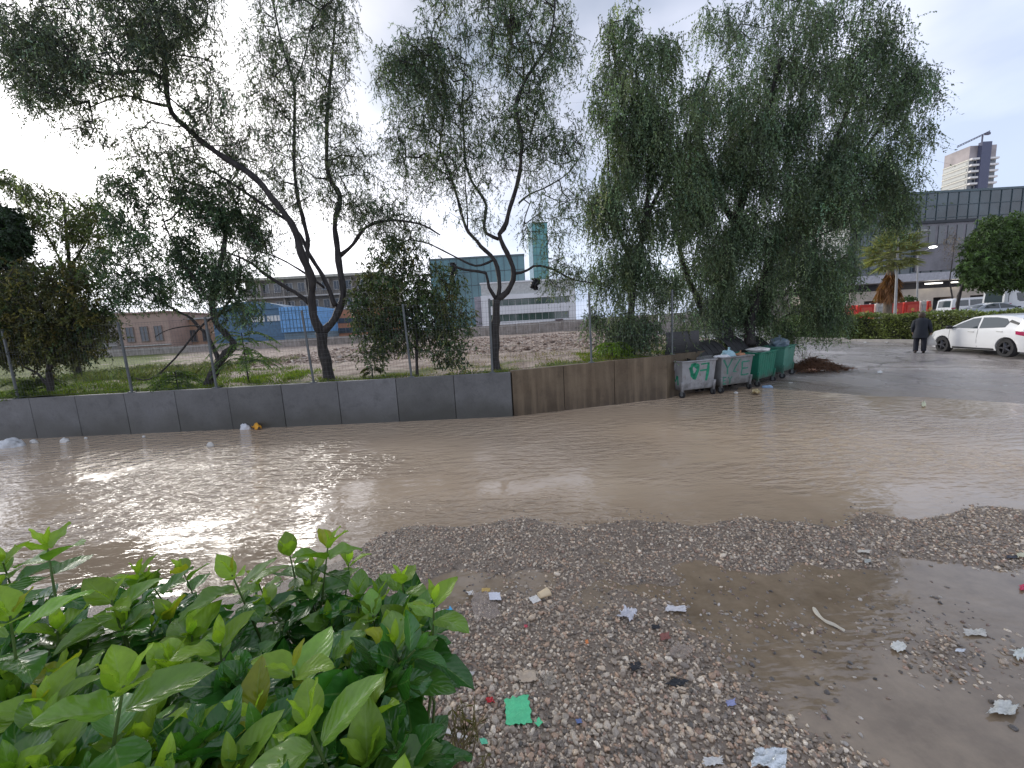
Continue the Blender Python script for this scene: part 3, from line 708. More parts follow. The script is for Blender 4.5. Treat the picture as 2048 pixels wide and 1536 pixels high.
# ================================================================ TREES
M_BARK = bark_mat('dark_bark', (.014, .012, .012), (.048, .041, .037))
M_LEAF = leaf_mat('narrow_leaves', rough=.4, trans=.42)
M_LEAFD = leaf_mat('dense_leaves', rough=.45, trans=.33)
def seg_tubes(A, B, ra, rb, n=3):
    """many independent tapered struts -> V, F"""
    t = B-A; L = np.linalg.norm(t, axis=1, keepdims=True)+1e-9; t = t/L
    ref = np.where(np.abs(t[:, 2:3]) > .9, np.array([[1., 0, 0]]), np.array([[0, 0, 1.]]))
    a = np.cross(t, ref); a /= np.linalg.norm(a, axis=1, keepdims=True)+1e-9; b = np.cross(t, a)
    Vs = []
    for P, r in ((A-t*ra[:, None]*.3, ra), (B+t*rb[:, None]*.3, rb)):
        for k in range(n):
            th = 2*math.pi*k/n; Vs.append(P+r[:, None]*(math.cos(th)*a+math.sin(th)*b))
    V = np.stack(Vs, 1).reshape(-1, 3); base = (np.arange(len(A))*2*n)[:, None]
    Fc = np.concatenate([np.hstack([base+k, base+(k+1) % n, base+n+(k+1) % n, base+n+k]) for k in range(n)])
    return V, Fc
def leaf_quads(P, D, L, Wd, cols, curl=.25):
    """pointed leaves from base P along direction D; returns V,F,C (6 verts, 2 quads each)"""
    n = len(P); D = D/(np.linalg.norm(D, axis=1, keepdims=True)+1e-9)
    s = rng.normal(size=(n, 3)); s = s-D*(s*D).sum(1, keepdims=True); s /= np.linalg.norm(s, axis=1, keepdims=True)+1e-9
    u = np.cross(D, s); L = L[:, None]; Wd = Wd[:, None]
    m1 = P+D*L*.38; tip = P+D*L+u*L*curl*.5; mm = m1+u*L*curl*.12
    V = np.stack([P, mm+s*Wd, tip, mm-s*Wd], 1).reshape(-1, 3)
    b = (np.arange(n)*4)[:, None]
    return V, np.hstack([b, b+1, b+2, b+3]), np.repeat(cols, 4, 0)
def grow(paths, P, step=.22, droop=.15):
    """nodes of traced limbs + connect cluster points to nearest node; returns nodes, parent, main flag"""
    nodes, par, main = [], [], []
    for path in paths:
        prev = -1
        for i, (q, r) in enumerate(path):
            if i == 0 and nodes:
                dd_ = np.linalg.norm(np.array(nodes)-q, axis=1); prev = int(dd_.argmin())
                if dd_[prev] < .02: continue
            nodes.append(np.array(q)); par.append(prev); main.append(r); prev = len(nodes)-1
    NN = np.array(nodes); d0 = np.array([np.min(np.linalg.norm(NN-p, axis=1)) for p in P]); order = d0.argsort()
    arr = np.zeros((len(nodes)+len(P)*14, 3)); arr[:len(nodes)] = NN; cnt = len(nodes); ends = []
    for i in order:
        p = P[i]; dv = p-arr[:cnt]; dist = np.linalg.norm(dv, axis=1)
        cost = dist+.55*np.maximum(0, -dv[:, 2])
        j = int(cost.argmin()); a = arr[j].copy(); L = dist[j]; ns = max(1, min(12, int(L/step)))
        side = rng.normal(0, .10, 3)*L; side[2] += .12*L
        prev = j
        for k in range(1, ns+1):
            t = k/ns; q = a+(p-a)*t+side*math.sin(math.pi*t)+rng.normal(0, .012, 3)
            arr[cnt] = q; par.append(prev); main.append(0); prev = cnt; cnt += 1
        ends.append(prev)
    return arr[:cnt], np.array(par), np.array(main), np.array(ends)
def limb_path(pts, y0, r0, r1, dy0=0, dy1=0):
    """pts: traced image points; limb runs from depth y0+dy0 to y0+dy1"""
    n = len(pts); raw = []
    for i, q in enumerate(pts):
        t = i/(n-1); raw.append(at_y(q[0], q[1], y0+dy0+(dy1-dy0)*t))
    raw = np.array(raw); out = []
    seglen = np.linalg.norm(np.diff(raw, axis=0), axis=1); cum = np.concatenate([[0], np.cumsum(seglen)]); T = cum[-1]
    m = max(3, int(T/.16))
    for k in range(m+1):
        s = T*k/m; i = min(np.searchsorted(cum, s, side='right')-1, n-2); f = (s-cum[i])/(seglen[i]+1e-9)
        p0 = raw[max(i-1, 0)]; p1 = raw[i]; p2 = raw[i+1]; p3 = raw[min(i+2, n-1)]
        q = .5*((2*p1)+(-p0+p2)*f+(2*p0-5*p1+4*p2-p3)*f*f+(-p0+3*p1-3*p2+p3)*f**3)
        out.append((q, r0+(r1-r0)*(k/m)**.8))
    return out
def tree(name, label, cat, group, y0, limbs, blobs, leaf, strands=3, spl=12, hang=.32, spread=.55, leafL=.08, leafW=.009, col=(.06, .08, .04), colvar=.4, step=.24, mats=None, base_r=.1, warm=0.0, clump=.0, twig=.0018):
    paths = [limb_path(l[0], y0, l[1], l[2], *(l[3] if len(l) > 3 else (0, 0))) for l in limbs]
    root_p = paths[0][0][0].copy()
    gz = float(H_lot(root_p[0], root_p[1])) if root_p[1] > wall_y(root_p[0])-.2 and root_p[0] < LOT_R else float(H_road(root_p[0], root_p[1])[0])
    root = empty(name, (root_p[0], root_p[1], gz), label, cat, group); O = np.array(root.location)
    # root flare down into the soil
    paths[0] = [(np.array([root_p[0], root_p[1], gz-.12]), paths[0][0][1]*1.35)]+paths[0]
    P = []
    for (bx, by, rx, ry, dy, rd, n) in blobs:
        k = 0
        while k < n:
            a = rng.uniform(-1, 1, 3)
            if (a**2).sum() > 1: continue
            q = at_y(bx+rx*a[0], by+ry*a[1], y0+dy+rd*a[2])
            if clump and mnoise.noise(Vector(q*1.0)) < rng.uniform(-.22, .16)-(.22 if clump < .65 else 0)-.25*max(0, clump-.7): k += .25; continue
            if q[2] < gz+.15: k += 1; continue
            P.append(q); k += 1
    P = np.array(P)
    nodes, par, main, ends = grow(paths, P, step)
    # pipe-model radii
    n = len(nodes); area = np.zeros(n); area[ends] += .0042**2
    for i in range(n-1, -1, -1):
        area[i] = max(area[i], .0035**2)
        if par[i] >= 0: area[par[i]] += area[i]*.80
    rad = np.sqrt(area); rad = np.minimum(rad, .05)
    mb = MB()
    for pa in paths: mb.tube([q+rng.normal(0, .07*min(r, .08), 3)-O for q, r in pa], [r*(1+.10*math.sin(i*1.7)+.08*math.sin(i*.61+q[0]*9)) for i, (q, r) in enumerate(pa)], 9)
    V1 = np.array(mb.v); b = len(V1)
    idx = np.array([i for i in range(n) if par[i] >= 0 and main[i] == 0])
    A, B = nodes[par[idx]], nodes[idx]; rb = rad[idx]; ra = np.where(main[par[idx]] > 0, rb*1.1, rad[par[idx]]); ra = np.minimum(ra, rb*1.35)
    V2, F2 = seg_tubes(A-O, B-O, ra, rb, 5)
    o = raw_mesh('trunk', np.vstack([V1, V2]), [tuple(f) for f in mb.f]+[tuple(int(v)+b for v in f) for f in F2], (mats or (M_BARK, None))[0], root, smooth=True)
    # leafy twigs
    E = nodes[ends]; ns = len(E)*strands
    S = np.repeat(E, strands, 0)+rng.normal(0, .09, (ns, 3))
    D = rng.normal(0, spread, (ns, 3)); D[:, 2] = -np.abs(rng.normal(.8, .35, ns)); D /= np.linalg.norm(D, axis=1, keepdims=True)
    up0 = rng.normal(0, .5, (ns, 3)); up0[:, 2] = np.abs(up0[:, 2])*.5
    SL = hang*rng.uniform(.5, 1.4, ns)
    t = np.tile(np.linspace(.05, 1, spl), ns)[:, None]; S_, D_, U_, L_ = (np.repeat(q, spl, 0) for q in (S, D, up0, SL[:, None]))
    pos = S_+L_*(D_*t**1.3+U_*.5*t*(1-t))
    ld = D_*.5+rng.normal(0, .55, D_.shape)+np.array([0, 0, -.45])
    LL = leafL*rng.uniform(.6, 1.25, len(pos)); WW = leafW*rng.uniform(.7, 1.3, len(pos))
    cb = np.array(col)*np.exp(rng.normal(0, colvar, (len(E), 1)))*(1+warm*rng.normal(0, 1, (len(E), 1))*np.array([[1.0, .1, -.5]]))
    cb = np.repeat(np.repeat(cb, strands, 0), spl, 0)*np.exp(rng.normal(0, .22, (len(pos), 1)))
    V, Fc, C = leaf_quads(pos-O, ld, LL, WW, np.clip(cb, .004, .6))
    raw_mesh('crown', V, Fc, (mats or (None, M_LEAF))[1] or M_LEAF, root, col=C)
    if twig:
        k0, k1 = S-O, S+SL[:, None]*(D*.55**1.3+up0*.12)-O; k2 = S+SL[:, None]*D-O
        Va, Fa = seg_tubes(k0, k1, np.full(ns, twig*1.5), np.full(ns, twig), 3); Vb, Fb = seg_tubes(k1, k2, np.full(ns, twig), np.full(ns, twig*.5), 3)
        raw_mesh('twigs', np.vstack([Va, Vb]), np.vstack([Fa, Fb+len(Va)]), M_BARK, root)
    print(name, 'clusters', len(P), 'leaves', len(pos))
    return root

GRP = 'narrow leaved street trees behind the long wall'
# --- tree with the long limb leaning left (forks low)
TB = tree('narrow_leaf_tree', 'tall forked dark tree behind the wall with one long bare limb leaning far left', 'tree', GRP, 9.75,
 [([(659, 764), (652, 720), (646, 698), (643, 665)], .15, .135),
  ([(643, 665), (628, 636), (624, 594), (624, 561), (615, 533), (604, 511), (593, 470), (581, 444), (548, 400), (513, 359), (470, 328), (427, 301), (380, 262), (342, 222), (331, 154), (328, 96), (314, 27), (300, -40)], .105, .035, (0, -1.2)),
  ([(624, 594), (616, 560), (614, 520), (615, 478), (604, 430), (595, 393), (589, 340), (588, 308), (589, 240), (588, 171), (570, 110), (555, 50), (540, -30)], .06, .018, (0, .4)),
  ([(643, 665), (661, 649), (679, 619), (686, 588), (681, 544), (676, 511), (673, 480), (670, 444), (680, 393), (660, 359), (653, 308), (656, 205), (664, 120), (672, 20)], .10, .02, (0, .6)),
  ([(670, 612), (657, 577), (641, 544), (621, 513), (600, 470), (575, 440)], .065, .04, (.05, .3)),
  ([(618, 606), (602, 592), (573, 575), (545, 558), (522, 542), (500, 525), (480, 515), (440, 500)], .06, .02, (0, .5)),
  ([(648, 575), (615, 550), (580, 528), (545, 511), (500, 498)], .03, .015, (.2, .6)),
  ([(581, 444), (535, 415), (478, 376), (440, 352), (410, 335), (355, 312), (308, 304)], .04, .012, (-.3, .5)),
  ([(328, 157), (285, 142), (205, 147), (147, 113), (110, 60), (85, 10)], .04, .012, (-1.1, -1.6)),
  ([(335, 212), (300, 205), (256, 191), (215, 200), (180, 215)], .03, .01, (-1.1, -1.5)),
  ([(328, 96), (300, 90), (270, 75), (235, 50)], .03, .01, (-1.1, -.8)), ([(333, 92), (360, 75), (395, 62), (415, 30), (410, -10)], .032, .012, (-1.1, -.9)),
  ([(588, 171), (610, 110), (618, 68), (640, 20)], .018, .01, (.3, .1)),
  ([(679, 513), (705, 490), (733, 454), (778, 441), (839, 448), (880, 470)], .05, .018, (.3, -.3))],
 [(200, 90, 195, 125, -1.3, 1.0, 546), (350, 60, 100, 130, -1.0, .9, 266), (80, 150, 75, 85, -1.5, .7, 154), (20, 60, 60, 90, -1.5, .6, 84), (170, 250, 50, 50, -1.2, .5, 30), (310, 280, 100, 55, -.6, .7, 84), (400, 180, 70, 90, -.8, .6, 112),
  (430, 340, 120, 65, .1, .9, 125), (600, 100, 125, 160, .2, 1.0, 420), (620, -60, 110, 90, .3, 1.0, 154), (625, 290, 120, 120, .3, 1.0, 237), (490, 250, 80, 90, 0, .8, 98), (700, 350, 70, 80, .4, .8, 84), (570, 420, 110, 70, .3, .8, 84), (740, 430, 70, 50, .2, .6, 49), (500, 490, 60, 40, .4, .6, 28), (250, -60, 200, 70, -1.2, 1.0, 168)],
 None, strands=4, spl=10, hang=.34, leafL=.082, leafW=.0092, col=(.105, .135, .09), warm=.12, clump=.6, twig=.0016)
# --- next tree with the V fork, bird nest
TC = tree('narrow_leaf_tree', 'tall forked tree behind a leaning fence post where grey and brown walls meet', 'tree', GRP, 9.6,
 [([(994, 743), (990, 710), (991, 681), (989, 655), (993, 637), (993, 599)], .115, .10),
  ([(993, 600), (999, 573), (995, 538), (986, 516), (964, 494), (950, 478), (935, 461), (922, 425), (914, 393), (897, 342), (880, 301), (884, 260), (895, 200)], .06, .015, (0, .5)),
  ([(993, 600), (1013, 586), (1026, 560), (1028, 542), (1017, 511), (1004, 485), (998, 470), (1010, 452), (1020, 417), (1037, 359), (1042, 310), (1044, 273), (1031, 212), (1051, 161), (1075, 125), (1095, 92), (1106, 51), (1110, 0)], .075, .02, (0, -.5)),
  ([(993, 600), (977, 573), (973, 547), (949, 542), (923, 538), (900, 528)], .05, .022, (0, -.3)),
  ([(998, 478), (969, 461), (972, 410), (955, 380), (942, 359), (930, 320), (928, 273), (925, 200), (930, 120)], .045, .012, (-.1, .5)),
  ([(1030, 547), (1050, 543), (1074, 531), (1114, 542), (1142, 558), (1186, 566)], .035, .015, (-.1, -.4)),
  ([(1033, 215), (1046, 170), (1044, 113), (1027, 58), (1020, 0)], .025, .012, (-.3, .2)),
  ([(986, 520), (965, 530), (944, 530), (911, 514), (872, 494), (850, 485), (820, 480)], .03, .014, (0, .4)),
  ([(1037, 407), (1060, 388), (1089, 376), (1133, 349), (1160, 315)], .022, .01, (-.2, -.6)),
  ([(935, 461), (934, 410), (930, 360), (932, 300)], .02, .01, (.3, .1))],
 [(990, 40, 160, 110, 0, 1.0, 364), (1010, -80, 150, 70, 0, 1.0, 140), (850, 170, 100, 100, .3, .9, 406), (800, 110, 55, 60, .3, .6, 77), (1060, 240, 85, 120, -.3, .9, 210), (840, 320, 100, 75, .4, .8, 196), (960, 260, 80, 110, .1, .9, 140), (1110, 140, 55, 90, -.4, .7, 118), (760, 420, 90, 55, .4, .7, 84), (1110, 400, 90, 80, -.4, .7, 77), (940, 400, 80, 70, .2, .8, 56), (820, 470, 70, 30, .3, .5, 42), (1130, 540, 55, 40, -.4, .4, 56), (1080, 480, 50, 50, -.3, .5, 28), (1140, 280, 40, 60, -.4, .6, 56)],
 None, strands=4, spl=10, hang=.34, leafL=.082, leafW=.0092, col=(.10, .14, .08), warm=.14, clump=.6, twig=.0016)
# --- kinked tree with dense crown
TA = tree('kinked_tree', 'dark tree with a sharply kinked trunk and dense drooping crown behind the grey wall', 'tree', None, 9.95,
 [([(412, 780), (422, 755), (437, 728), (455, 705), (468, 690), (455, 672), (440, 655), (430, 640), (425, 610), (430, 570), (440, 530), (450, 480), (445, 430)], .115, .04, (0, .3)),
  ([(440, 726), (432, 705), (424, 690), (410, 665), (398, 655), (380, 635), (350, 620), (320, 600), (290, 570), (260, 540)], .055, .018, (.1, .6)),
  ([(272, 757), (290, 760), (312, 752), (345, 722), (372, 690), (400, 655), (430, 632), (470, 616), (480, 600)], .016, .028, (-.25, .1)),
  ([(400, 652), (375, 652), (335, 660), (310, 674)], .02, .009, (.1, .4)),
  ([(430, 640), (460, 600), (480, 560), (475, 500), (455, 520)], .035, .015, (0, -.3)),
  ([(425, 610), (390, 560), (360, 510), (330, 450), (320, 400)], .035, .012, (0, -.2))],
 [(440, 500, 100, 95, .2, .9, 430), (400, 400, 80, 80, .2, .8, 180), (320, 430, 110, 100, .2, .9, 210), (360, 560, 90, 60, .3, .8, 170), (230, 560, 70, 75, .4, .7, 130), (470, 590, 60, 60, 0, .6, 100), (240, 400, 60, 60, .2, .7, 60), (300, 330, 60, 30, .1, .6, 30), (500, 430, 50, 60, .2, .6, 40)],
 None, strands=4, spl=14, hang=.3, leafL=.075, leafW=.012, col=(.075, .12, .065), warm=.12, clump=.75, mats=(M_BARK, M_LEAFD))
# --- left small tree, olive crown
TE = tree('olive_crown_tree', 'low bushy tree with olive brown leaves and a forked stem at far left', 'tree', None, 9.9,
 [([(103, 796), (101, 770), (98, 742), (96, 700), (90, 650), (80, 600)], .075, .03),
  ([(100, 775), (85, 758), (72, 745), (50, 735), (25, 720), (0, 700)], .04, .015, (0, .3)), ([(98, 742), (112, 720), (125, 690), (150, 640)], .035, .015, (0, -.2))],
 [(90, 610, 120, 100, .2, .9, 380), (20, 660, 70, 80, .2, .7, 150), (160, 660, 80, 55, .1, .7, 130), (100, 690, 100, 45, .1, .7, 110), (-40, 600, 80, 110, .2, .8, 90)],
 None, strands=4, spl=13, hang=.26, leafL=.08, leafW=.017, col=(.075, .085, .03), warm=.2, clump=0, mats=(M_BARK, M_LEAFD))
# --- pale feathery tree far left and a dark dense one beside it
tree('feathery_tree', 'pale green feathery tree standing against the glaring sky at the left', 'tree', None, 15.0,
 [([(150, 720), (148, 680), (140, 600), (138, 520), (132, 460), (128, 400)], .10, .03), ([(140, 560), (100, 480), (60, 420), (40, 380)], .05, .012), ([(138, 540), (180, 470), (200, 420)], .05, .012)],
 [(130, 430, 80, 60, 0, 1.2, 130), (60, 400, 60, 45, 0, 1.0, 70), (200, 450, 60, 60, 0, 1.0, 90), (20, 360, 30, 22, 0, .7, 25), (170, 520, 60, 60, 0, 1.0, 70)],
 None, strands=4, spl=10, hang=.4, leafL=.12, leafW=.018, col=(.11, .14, .05), warm=.15, clump=.5)
tree('dark_round_tree', 'dense dark green rounded tree cut by the left edge of the photo', 'tree', None, 14.0,
 [([(-30, 740), (-28, 680), (-20, 600), (-10, 520), (0, 470)], .15, .06), ([(-20, 560), (30, 500), (50, 470)], .07, .02)],
 [(0, 470, 62, 62, 0, 1.2, 420), (-60, 520, 70, 90, 0, 1.2, 200), (20, 560, 50, 50, 0, 1.0, 110)],
 None, strands=4, spl=14, hang=.28, leafL=.10, leafW=.028, col=(.03, .055, .028), mats=(M_BARK, M_LEAFD))
# --- round shrub tree in front
TD = tree('shrub_tree', 'small round broad leaved tree leaning on a fence post behind the grey wall', 'tree', None, 9.7,
 [([(834, 748), (833, 720), (834, 690), (832, 650), (834, 600), (838, 550)], .045, .02), ([(834, 700), (800, 660), (770, 620), (755, 570)], .025, .01, (0, .2)), ([(834, 680), (870, 640), (895, 600)], .022, .01, (0, -.2)), ([(834, 660), (810, 590), (800, 530)], .022, .01)],
 [(775, 590, 70, 80, .1, .6, 230), (865, 600, 65, 78, 0, .6, 200), (815, 660, 95, 52, .1, .6, 170), (755, 680, 50, 50, .1, .5, 75), (900, 700, 35, 45, -.1, .3, 50), (790, 505, 55, 45, .2, .5, 70), (720, 620, 20, 50, .1, .4, 35), (925, 650, 22, 40, 0, .3, 20)],
 None, strands=4, spl=9, hang=.2, leafL=.07, leafW=.018, col=(.075, .105, .045), warm=.22, clump=0, mats=(M_BARK, M_LEAFD))
# --- the two weeping pepper trees over the containers
PEP = dict(strands=6, spl=16, leafL=.08, leafW=.0165, warm=.08, spread=.24, clump=.68, mats=(M_BARK, M_LEAFD), step=.35)
TF = tree('weeping_pepper_tree', 'huge weeping tree with trailing foliage hanging over the rubbish containers', 'tree', 'weeping pepper trees', 12.6,
 [([(1452, 700), (1450, 670), (1440, 650), (1442, 600), (1455, 540), (1470, 450), (1500, 350), (1530, 240), (1560, 120)], .26, .06, (0, 0)),
  ([(1440, 655), (1420, 640), (1405, 620), (1392, 590), (1370, 540), (1350, 450)], .13, .04, (0, -.5)),
  ([(1500, 692), (1500, 650), (1520, 580), (1560, 480), (1620, 380), (1680, 260), (1720, 150)], .16, .05, (-.3, .5)),
  ([(1470, 450), (1420, 350), (1400, 250), (1420, 140)], .10, .03, (0, -.6)), ([(1620, 380), (1700, 330), (1770, 240), (1800, 160)], .08, .02, (.2, 0)), ([(1560, 480), (1640, 470), (1720, 430)], .06, .02, (0, -.6))],
 [(1540, 170, 160, 150, 0, 1.8, 393), (1700, 190, 140, 165, 0, 1.6, 373), (1640, 10, 160, 70, 0, 1.4, 136), (1790, 60, 45, 50, 0, .8, 37), (1830, 200, 62, 95, 0, 1.0, 103), (1500, 360, 150, 130, -.3, 1.6, 412), (1680, 380, 130, 130, -.1, 1.5, 363), (1790, 350, 60, 80, 0, .9, 87), (1810, 425, 38, 30, 0, .5, 19),
  (1550, 510, 140, 110, -.1, 1.4, 373), (1660, 530, 55, 75, 0, 1.0, 87), (1420, 500, 70, 120, -.6, 1.2, 196), (1655, 640, 40, 40, .6, .6, 90), (1400, 330, 50, 110, -.3, 1.0, 110), (1440, 400, 60, 90, -.7, .9, 130), (1500, 610, 60, 50, .6, .7, 100), (1580, 640, 50, 35, .9, .5, 70), (1600, 300, 120, 120, -.8, 1.0, 170), (1640, 600, 60, 50, .5, .8, 108), (1500, 600, 90, 45, .3, .8, 87), (1410, 620, 55, 50, -.6, .7, 54), (1450, 60, 60, 60, 0, 1.0, 49)],
 None, hang=.85, col=(.125, .18, .105), colvar=.38, **PEP)
TG = tree('weeping_pepper_tree', 'lighter weeping tree left of the biggest one, its trailing twigs reaching the brown wall', 'tree', 'weeping pepper trees', 11.3,
 [([(1262, 712), (1260, 680), (1262, 620), (1270, 540), (1290, 440), (1300, 330), (1290, 230), (1270, 140)], .12, .03, (0, 0)),
  ([(1270, 540), (1240, 470), (1220, 380), (1215, 280)], .06, .02, (0, -.3)), ([(1290, 440), (1330, 360), (1370, 280), (1390, 190)], .07, .02, (0, .3)), ([(1300, 330), (1250, 230), (1225, 150), (1215, 80)], .04, .012)],
 [(1250, 190, 85, 110, 0, 1.1, 166), (1350, 200, 90, 100, .2, 1.2, 186), (1240, 60, 40, 60, 0, .6, 37), (1330, 110, 60, 50, .1, .9, 54), (1250, 370, 75, 100, 0, 1.0, 166), (1340, 390, 80, 110, .1, 1.1, 206), (1230, 520, 55, 70, -.2, .7, 92), (1310, 540, 65, 80, 0, .9, 127), (1250, 625, 50, 40, -.3, .5, 54), (1330, 640, 50, 45, -.1, .7, 58), (1190, 430, 30, 60, 0, .4, 40), (1200, 600, 30, 50, 0, .4, 40), (1270, 660, 60, 30, 0, .5, 70), (1290, 300, 80, 90, -.3, .9, 130), (1180, 300, 25, 70, 0, .5, 22)],
 None, hang=.75, col=(.14, .195, .11), colvar=.38, **PEP)

# bird nests / caught rag in the crowns
def clump_thing(name, label, cat, px, py, y, r, mat, n=70, squash=.8):
    c = at_y(px, py, y); root_v = []
    A, B = [], []
    for _ in range(n):
        d = rng.normal(size=3); d /= np.linalg.norm(d); e = rng.normal(size=3); e -= d*(e@d); e /= np.linalg.norm(e)
        q = d*r*rng.uniform(.5, 1.0)*np.array([1, 1, squash]); A.append(q-e*r*.5); B.append(q+e*r*.5)
    V, Fc = seg_tubes(np.array(A), np.array(B), np.full(n, r*.07), np.full(n, r*.04), 4)
    V0, F0 = ico(2); V0 = V0*r*.72*np.array([1, 1, squash])*(1+rng.normal(0, .12, (len(V0), 1)))
    Fl = [tuple(f) for f in Fc]+[tuple(int(i)+len(V) for i in f) for f in F0]
    o = raw_mesh(name, np.vstack([V, V0]), Fl, mat); o.location = c
    return tag(o, label, cat)
M_NEST = plain('nest_twigs', (.04, .035, .025), rough=.9)
clump_thing('bird_nest', 'round dark bird nest high in the crown of the tree by the leaning post', 'nest', 1025, 50, 9.5, .19, M_NEST)
# ragged dark cloth hanging from a branch
def rag(label, px, py, y, w, h, mat, name='caught_rag'):
    nx, nz = 9, 11; V = []; c = at_y(px, py, y)
    for j in range(nz):
        for i in range(nx):
            u, v = i/(nx-1)-.5, j/(nz-1); ww = w*(1-.55*abs(v-.35))*(1+.25*math.sin(j*1.9))
            V.append((u*ww+.03*math.sin(v*7), .04*math.sin(u*14+v*5)+.03*math.sin(v*9), -v*h+.05*abs(u)*math.sin(i*2.2)))
    Fc = [(j*nx+i, j*nx+i+1, (j+1)*nx+i+1, (j+1)*nx+i) for j in range(nz-1) for i in range(nx-1)]
    o = raw_mesh(name, V, Fc, mat, smooth=True); o.location = c
    s = o.modifiers.new('thick', 'SOLIDIFY'); s.thickness = .012
    return tag(o, label, 'rag')
M_BLACKC = plain('black_plastic_film', (.018, .018, .02), rough=.45)
rag('small ragged black bag snagged on a twig in front of the white building', 1070, 556, 9.3, .2, .28, M_BLACKC)
rag('long dark torn bag hanging from a branch left of the forked tree', 905, 525, 9.9, .14, .62, M_BLACKC)

# young pinnate-leaved plant near the kinked trunk
def frond_plant(name, label, px, py, y, n, L, col, rise, cat='plant', group=None, spread=1.0):
    c = at_y(px, py, y); gz = float(H_lot(c[0], c[1])); root = empty(name, (c[0], c[1], gz), label, cat, group); O = np.array(root.location)
    st = MB(); P, D = [], []
    for k in range(n):
        an = rng.uniform(0, 2*math.pi); l = L*rng.uniform(.6, 1.1); h0 = rise*rng.uniform(.35, 1.0)
        base = np.array([.05*math.cos(an), .05*math.sin(an), h0]); pts = []
        for t in np.linspace(0, 1, 9): pts.append(base+np.array([math.cos(an)*l*t*spread, math.sin(an)*l*t*spread, l*(.5*t-.85*t*t)]))
        st.tube(pts, [.006*(1-.8*t) for t in np.linspace(0, 1, 9)], 4)
        side = np.array([-math.sin(an), math.cos(an), 0])
        for i in range(1, 9):
            for q in (0, .33, .66):
                p_ = pts[i-1]+(pts[i]-pts[i-1])*q; tg = pts[i]-pts[i-1]; tg = tg/np.linalg.norm(tg)
                for s in (-1, 1): P.append(p_); D.append(side*s+tg*.5+np.array([0, 0, -.35]))
    st.tube([(0, 0, -.05), (0, 0, rise)], [.022, .01], 6)
    st.build('stem', M_BARK, root)
    P = np.array(P); D = np.array(D); nn = len(P)
    V, Fc, C = leaf_quads(P, D, np.full(nn, .13)*rng.uniform(.7, 1.2, nn), np.full(nn, .016), np.array(col)[None]*np.exp(rng.normal(0, .25, (nn, 1))))
    raw_mesh('foliage', V, Fc, M_GRASS, root, col=C)
frond_plant('pinnate_sapling', 'light green sapling with drooping fronds right of the kinked trunk', 497, 760, 10.4, 26, .85, (.10, .17, .05), 1.35)
frond_plant('pinnate_sapling', 'low leafy sapling under the kinked tree left of its trunk', 355, 770, 10.0, 20, .6, (.09, .15, .035), .5)
frond_plant('pinnate_sapling', 'low broad sapling under the olive crowned tree at far left', 70, 790, 10.1, 20, .6, (.08, .12, .03), .4)
frond_plant('pinnate_sapling', 'tiny sapling just left of the shrub tree stem behind the wall', 745, 750, 9.8, 8, .2, (.13, .14, .05), .3)
frond_plant('pinnate_sapling', 'bright green young plant under the weeping tree behind the brown wall', 1225, 715, 10.6, 26, .5, (.16, .26, .03), .45)
# ================================================================ BUILDINGS
def bld(name, label, xl, xr, y, z0=1.0, cat='building'):
    a = at_y(xl, 640, y)[0]; b = at_y(xr, 640, y)[0]
    root = empty(name, (a, y, z0), label, cat); return root, b-a
def zz(px, py, y, z0=1.0): return float(at_y(px, py, y)[2])-z0
def facade(name, base, line=(.2, .2, .2)): return plain(name, base, rough=.7, var=.12, vs=.6, bs=6)
M_WIN = glass_dark('window_glass', (.05, .06, .07), .1)
def windows(root, W, rows, cols, x0, x1, w, y=-.05, mat=None, name='window', frame=True, trim=None):
    for (za, zb_) in rows:
        for k in range(cols):
            cxk = x0+(x1-x0)*(k+.5)/cols; mb = MB(); mb.box((cxk, y, (za+zb_)/2), (w, .1, zb_-za)); o = mb.build(name, mat or M_WIN, root)
            if frame:
                fr = MB()
                for s in (-1, 1): fr.box((cxk+s*(w/2+.03), y-.01, (za+zb_)/2), (.07, .14, zb_-za+.14))
                fr.box((cxk, y-.01, zb_+.04), (w, .14, .07)); fr.box((cxk, y-.01, za-.04), (w+.2, .2, .07)); fr.box((cxk, y-.02, (za+zb_)/2), (.05, .12, zb_-za))
                fr.build('frame', trim or M_TRIM, o)
M_TRIM = plain('pale_trim', (.5, .5, .48), rough=.6, bmp=0)
# long apartment block
Y = 62; r, Wd = bld('apartment_block', 'long grey brown apartment block with rows of balconies, seen between the forked trunks', 500, 770, Y)
H = zz(640, 556, Y)
MB().box((Wd/2, 6, H/2), (Wd, 12, H)).build('wall', facade('block_render', (.27, .245, .21)), r)
MB().box((Wd/2, 5.6, H+.15), (Wd+.8, 13.4, .35)).build('roof', plain('pale_roof', (.42, .4, .33)), r)
nf = 4; fh = H/nf
for k in range(nf):
    z = k*fh
    if k: MB().box((Wd/2, -.65, z), (Wd, 1.3, .2)).build('balcony_slab', plain('slab', (.45, .43, .4)), r)
    if k:
        mb = MB(); mb.box((Wd/2, -1.27, z+.98), (Wd, .06, .06))
        for q in np.arange(.1, Wd, .35): mb.box((q, -1.27, z+.5), (.05, .04, .85))
        mb.build('railing', plain('rail_grey', (.12, .12, .13), bmp=0), r)
    windows(r, Wd, [(z+.9, z+fh-.6)], 11, .4, Wd-.4, .95)
for k in range(6): MB().box((Wd*(k+.5)/6+.9, -.35, H/2), (.25, .7, H-.4)).build('pilaster', facade('block_render2', (.33, .3, .26)), r)
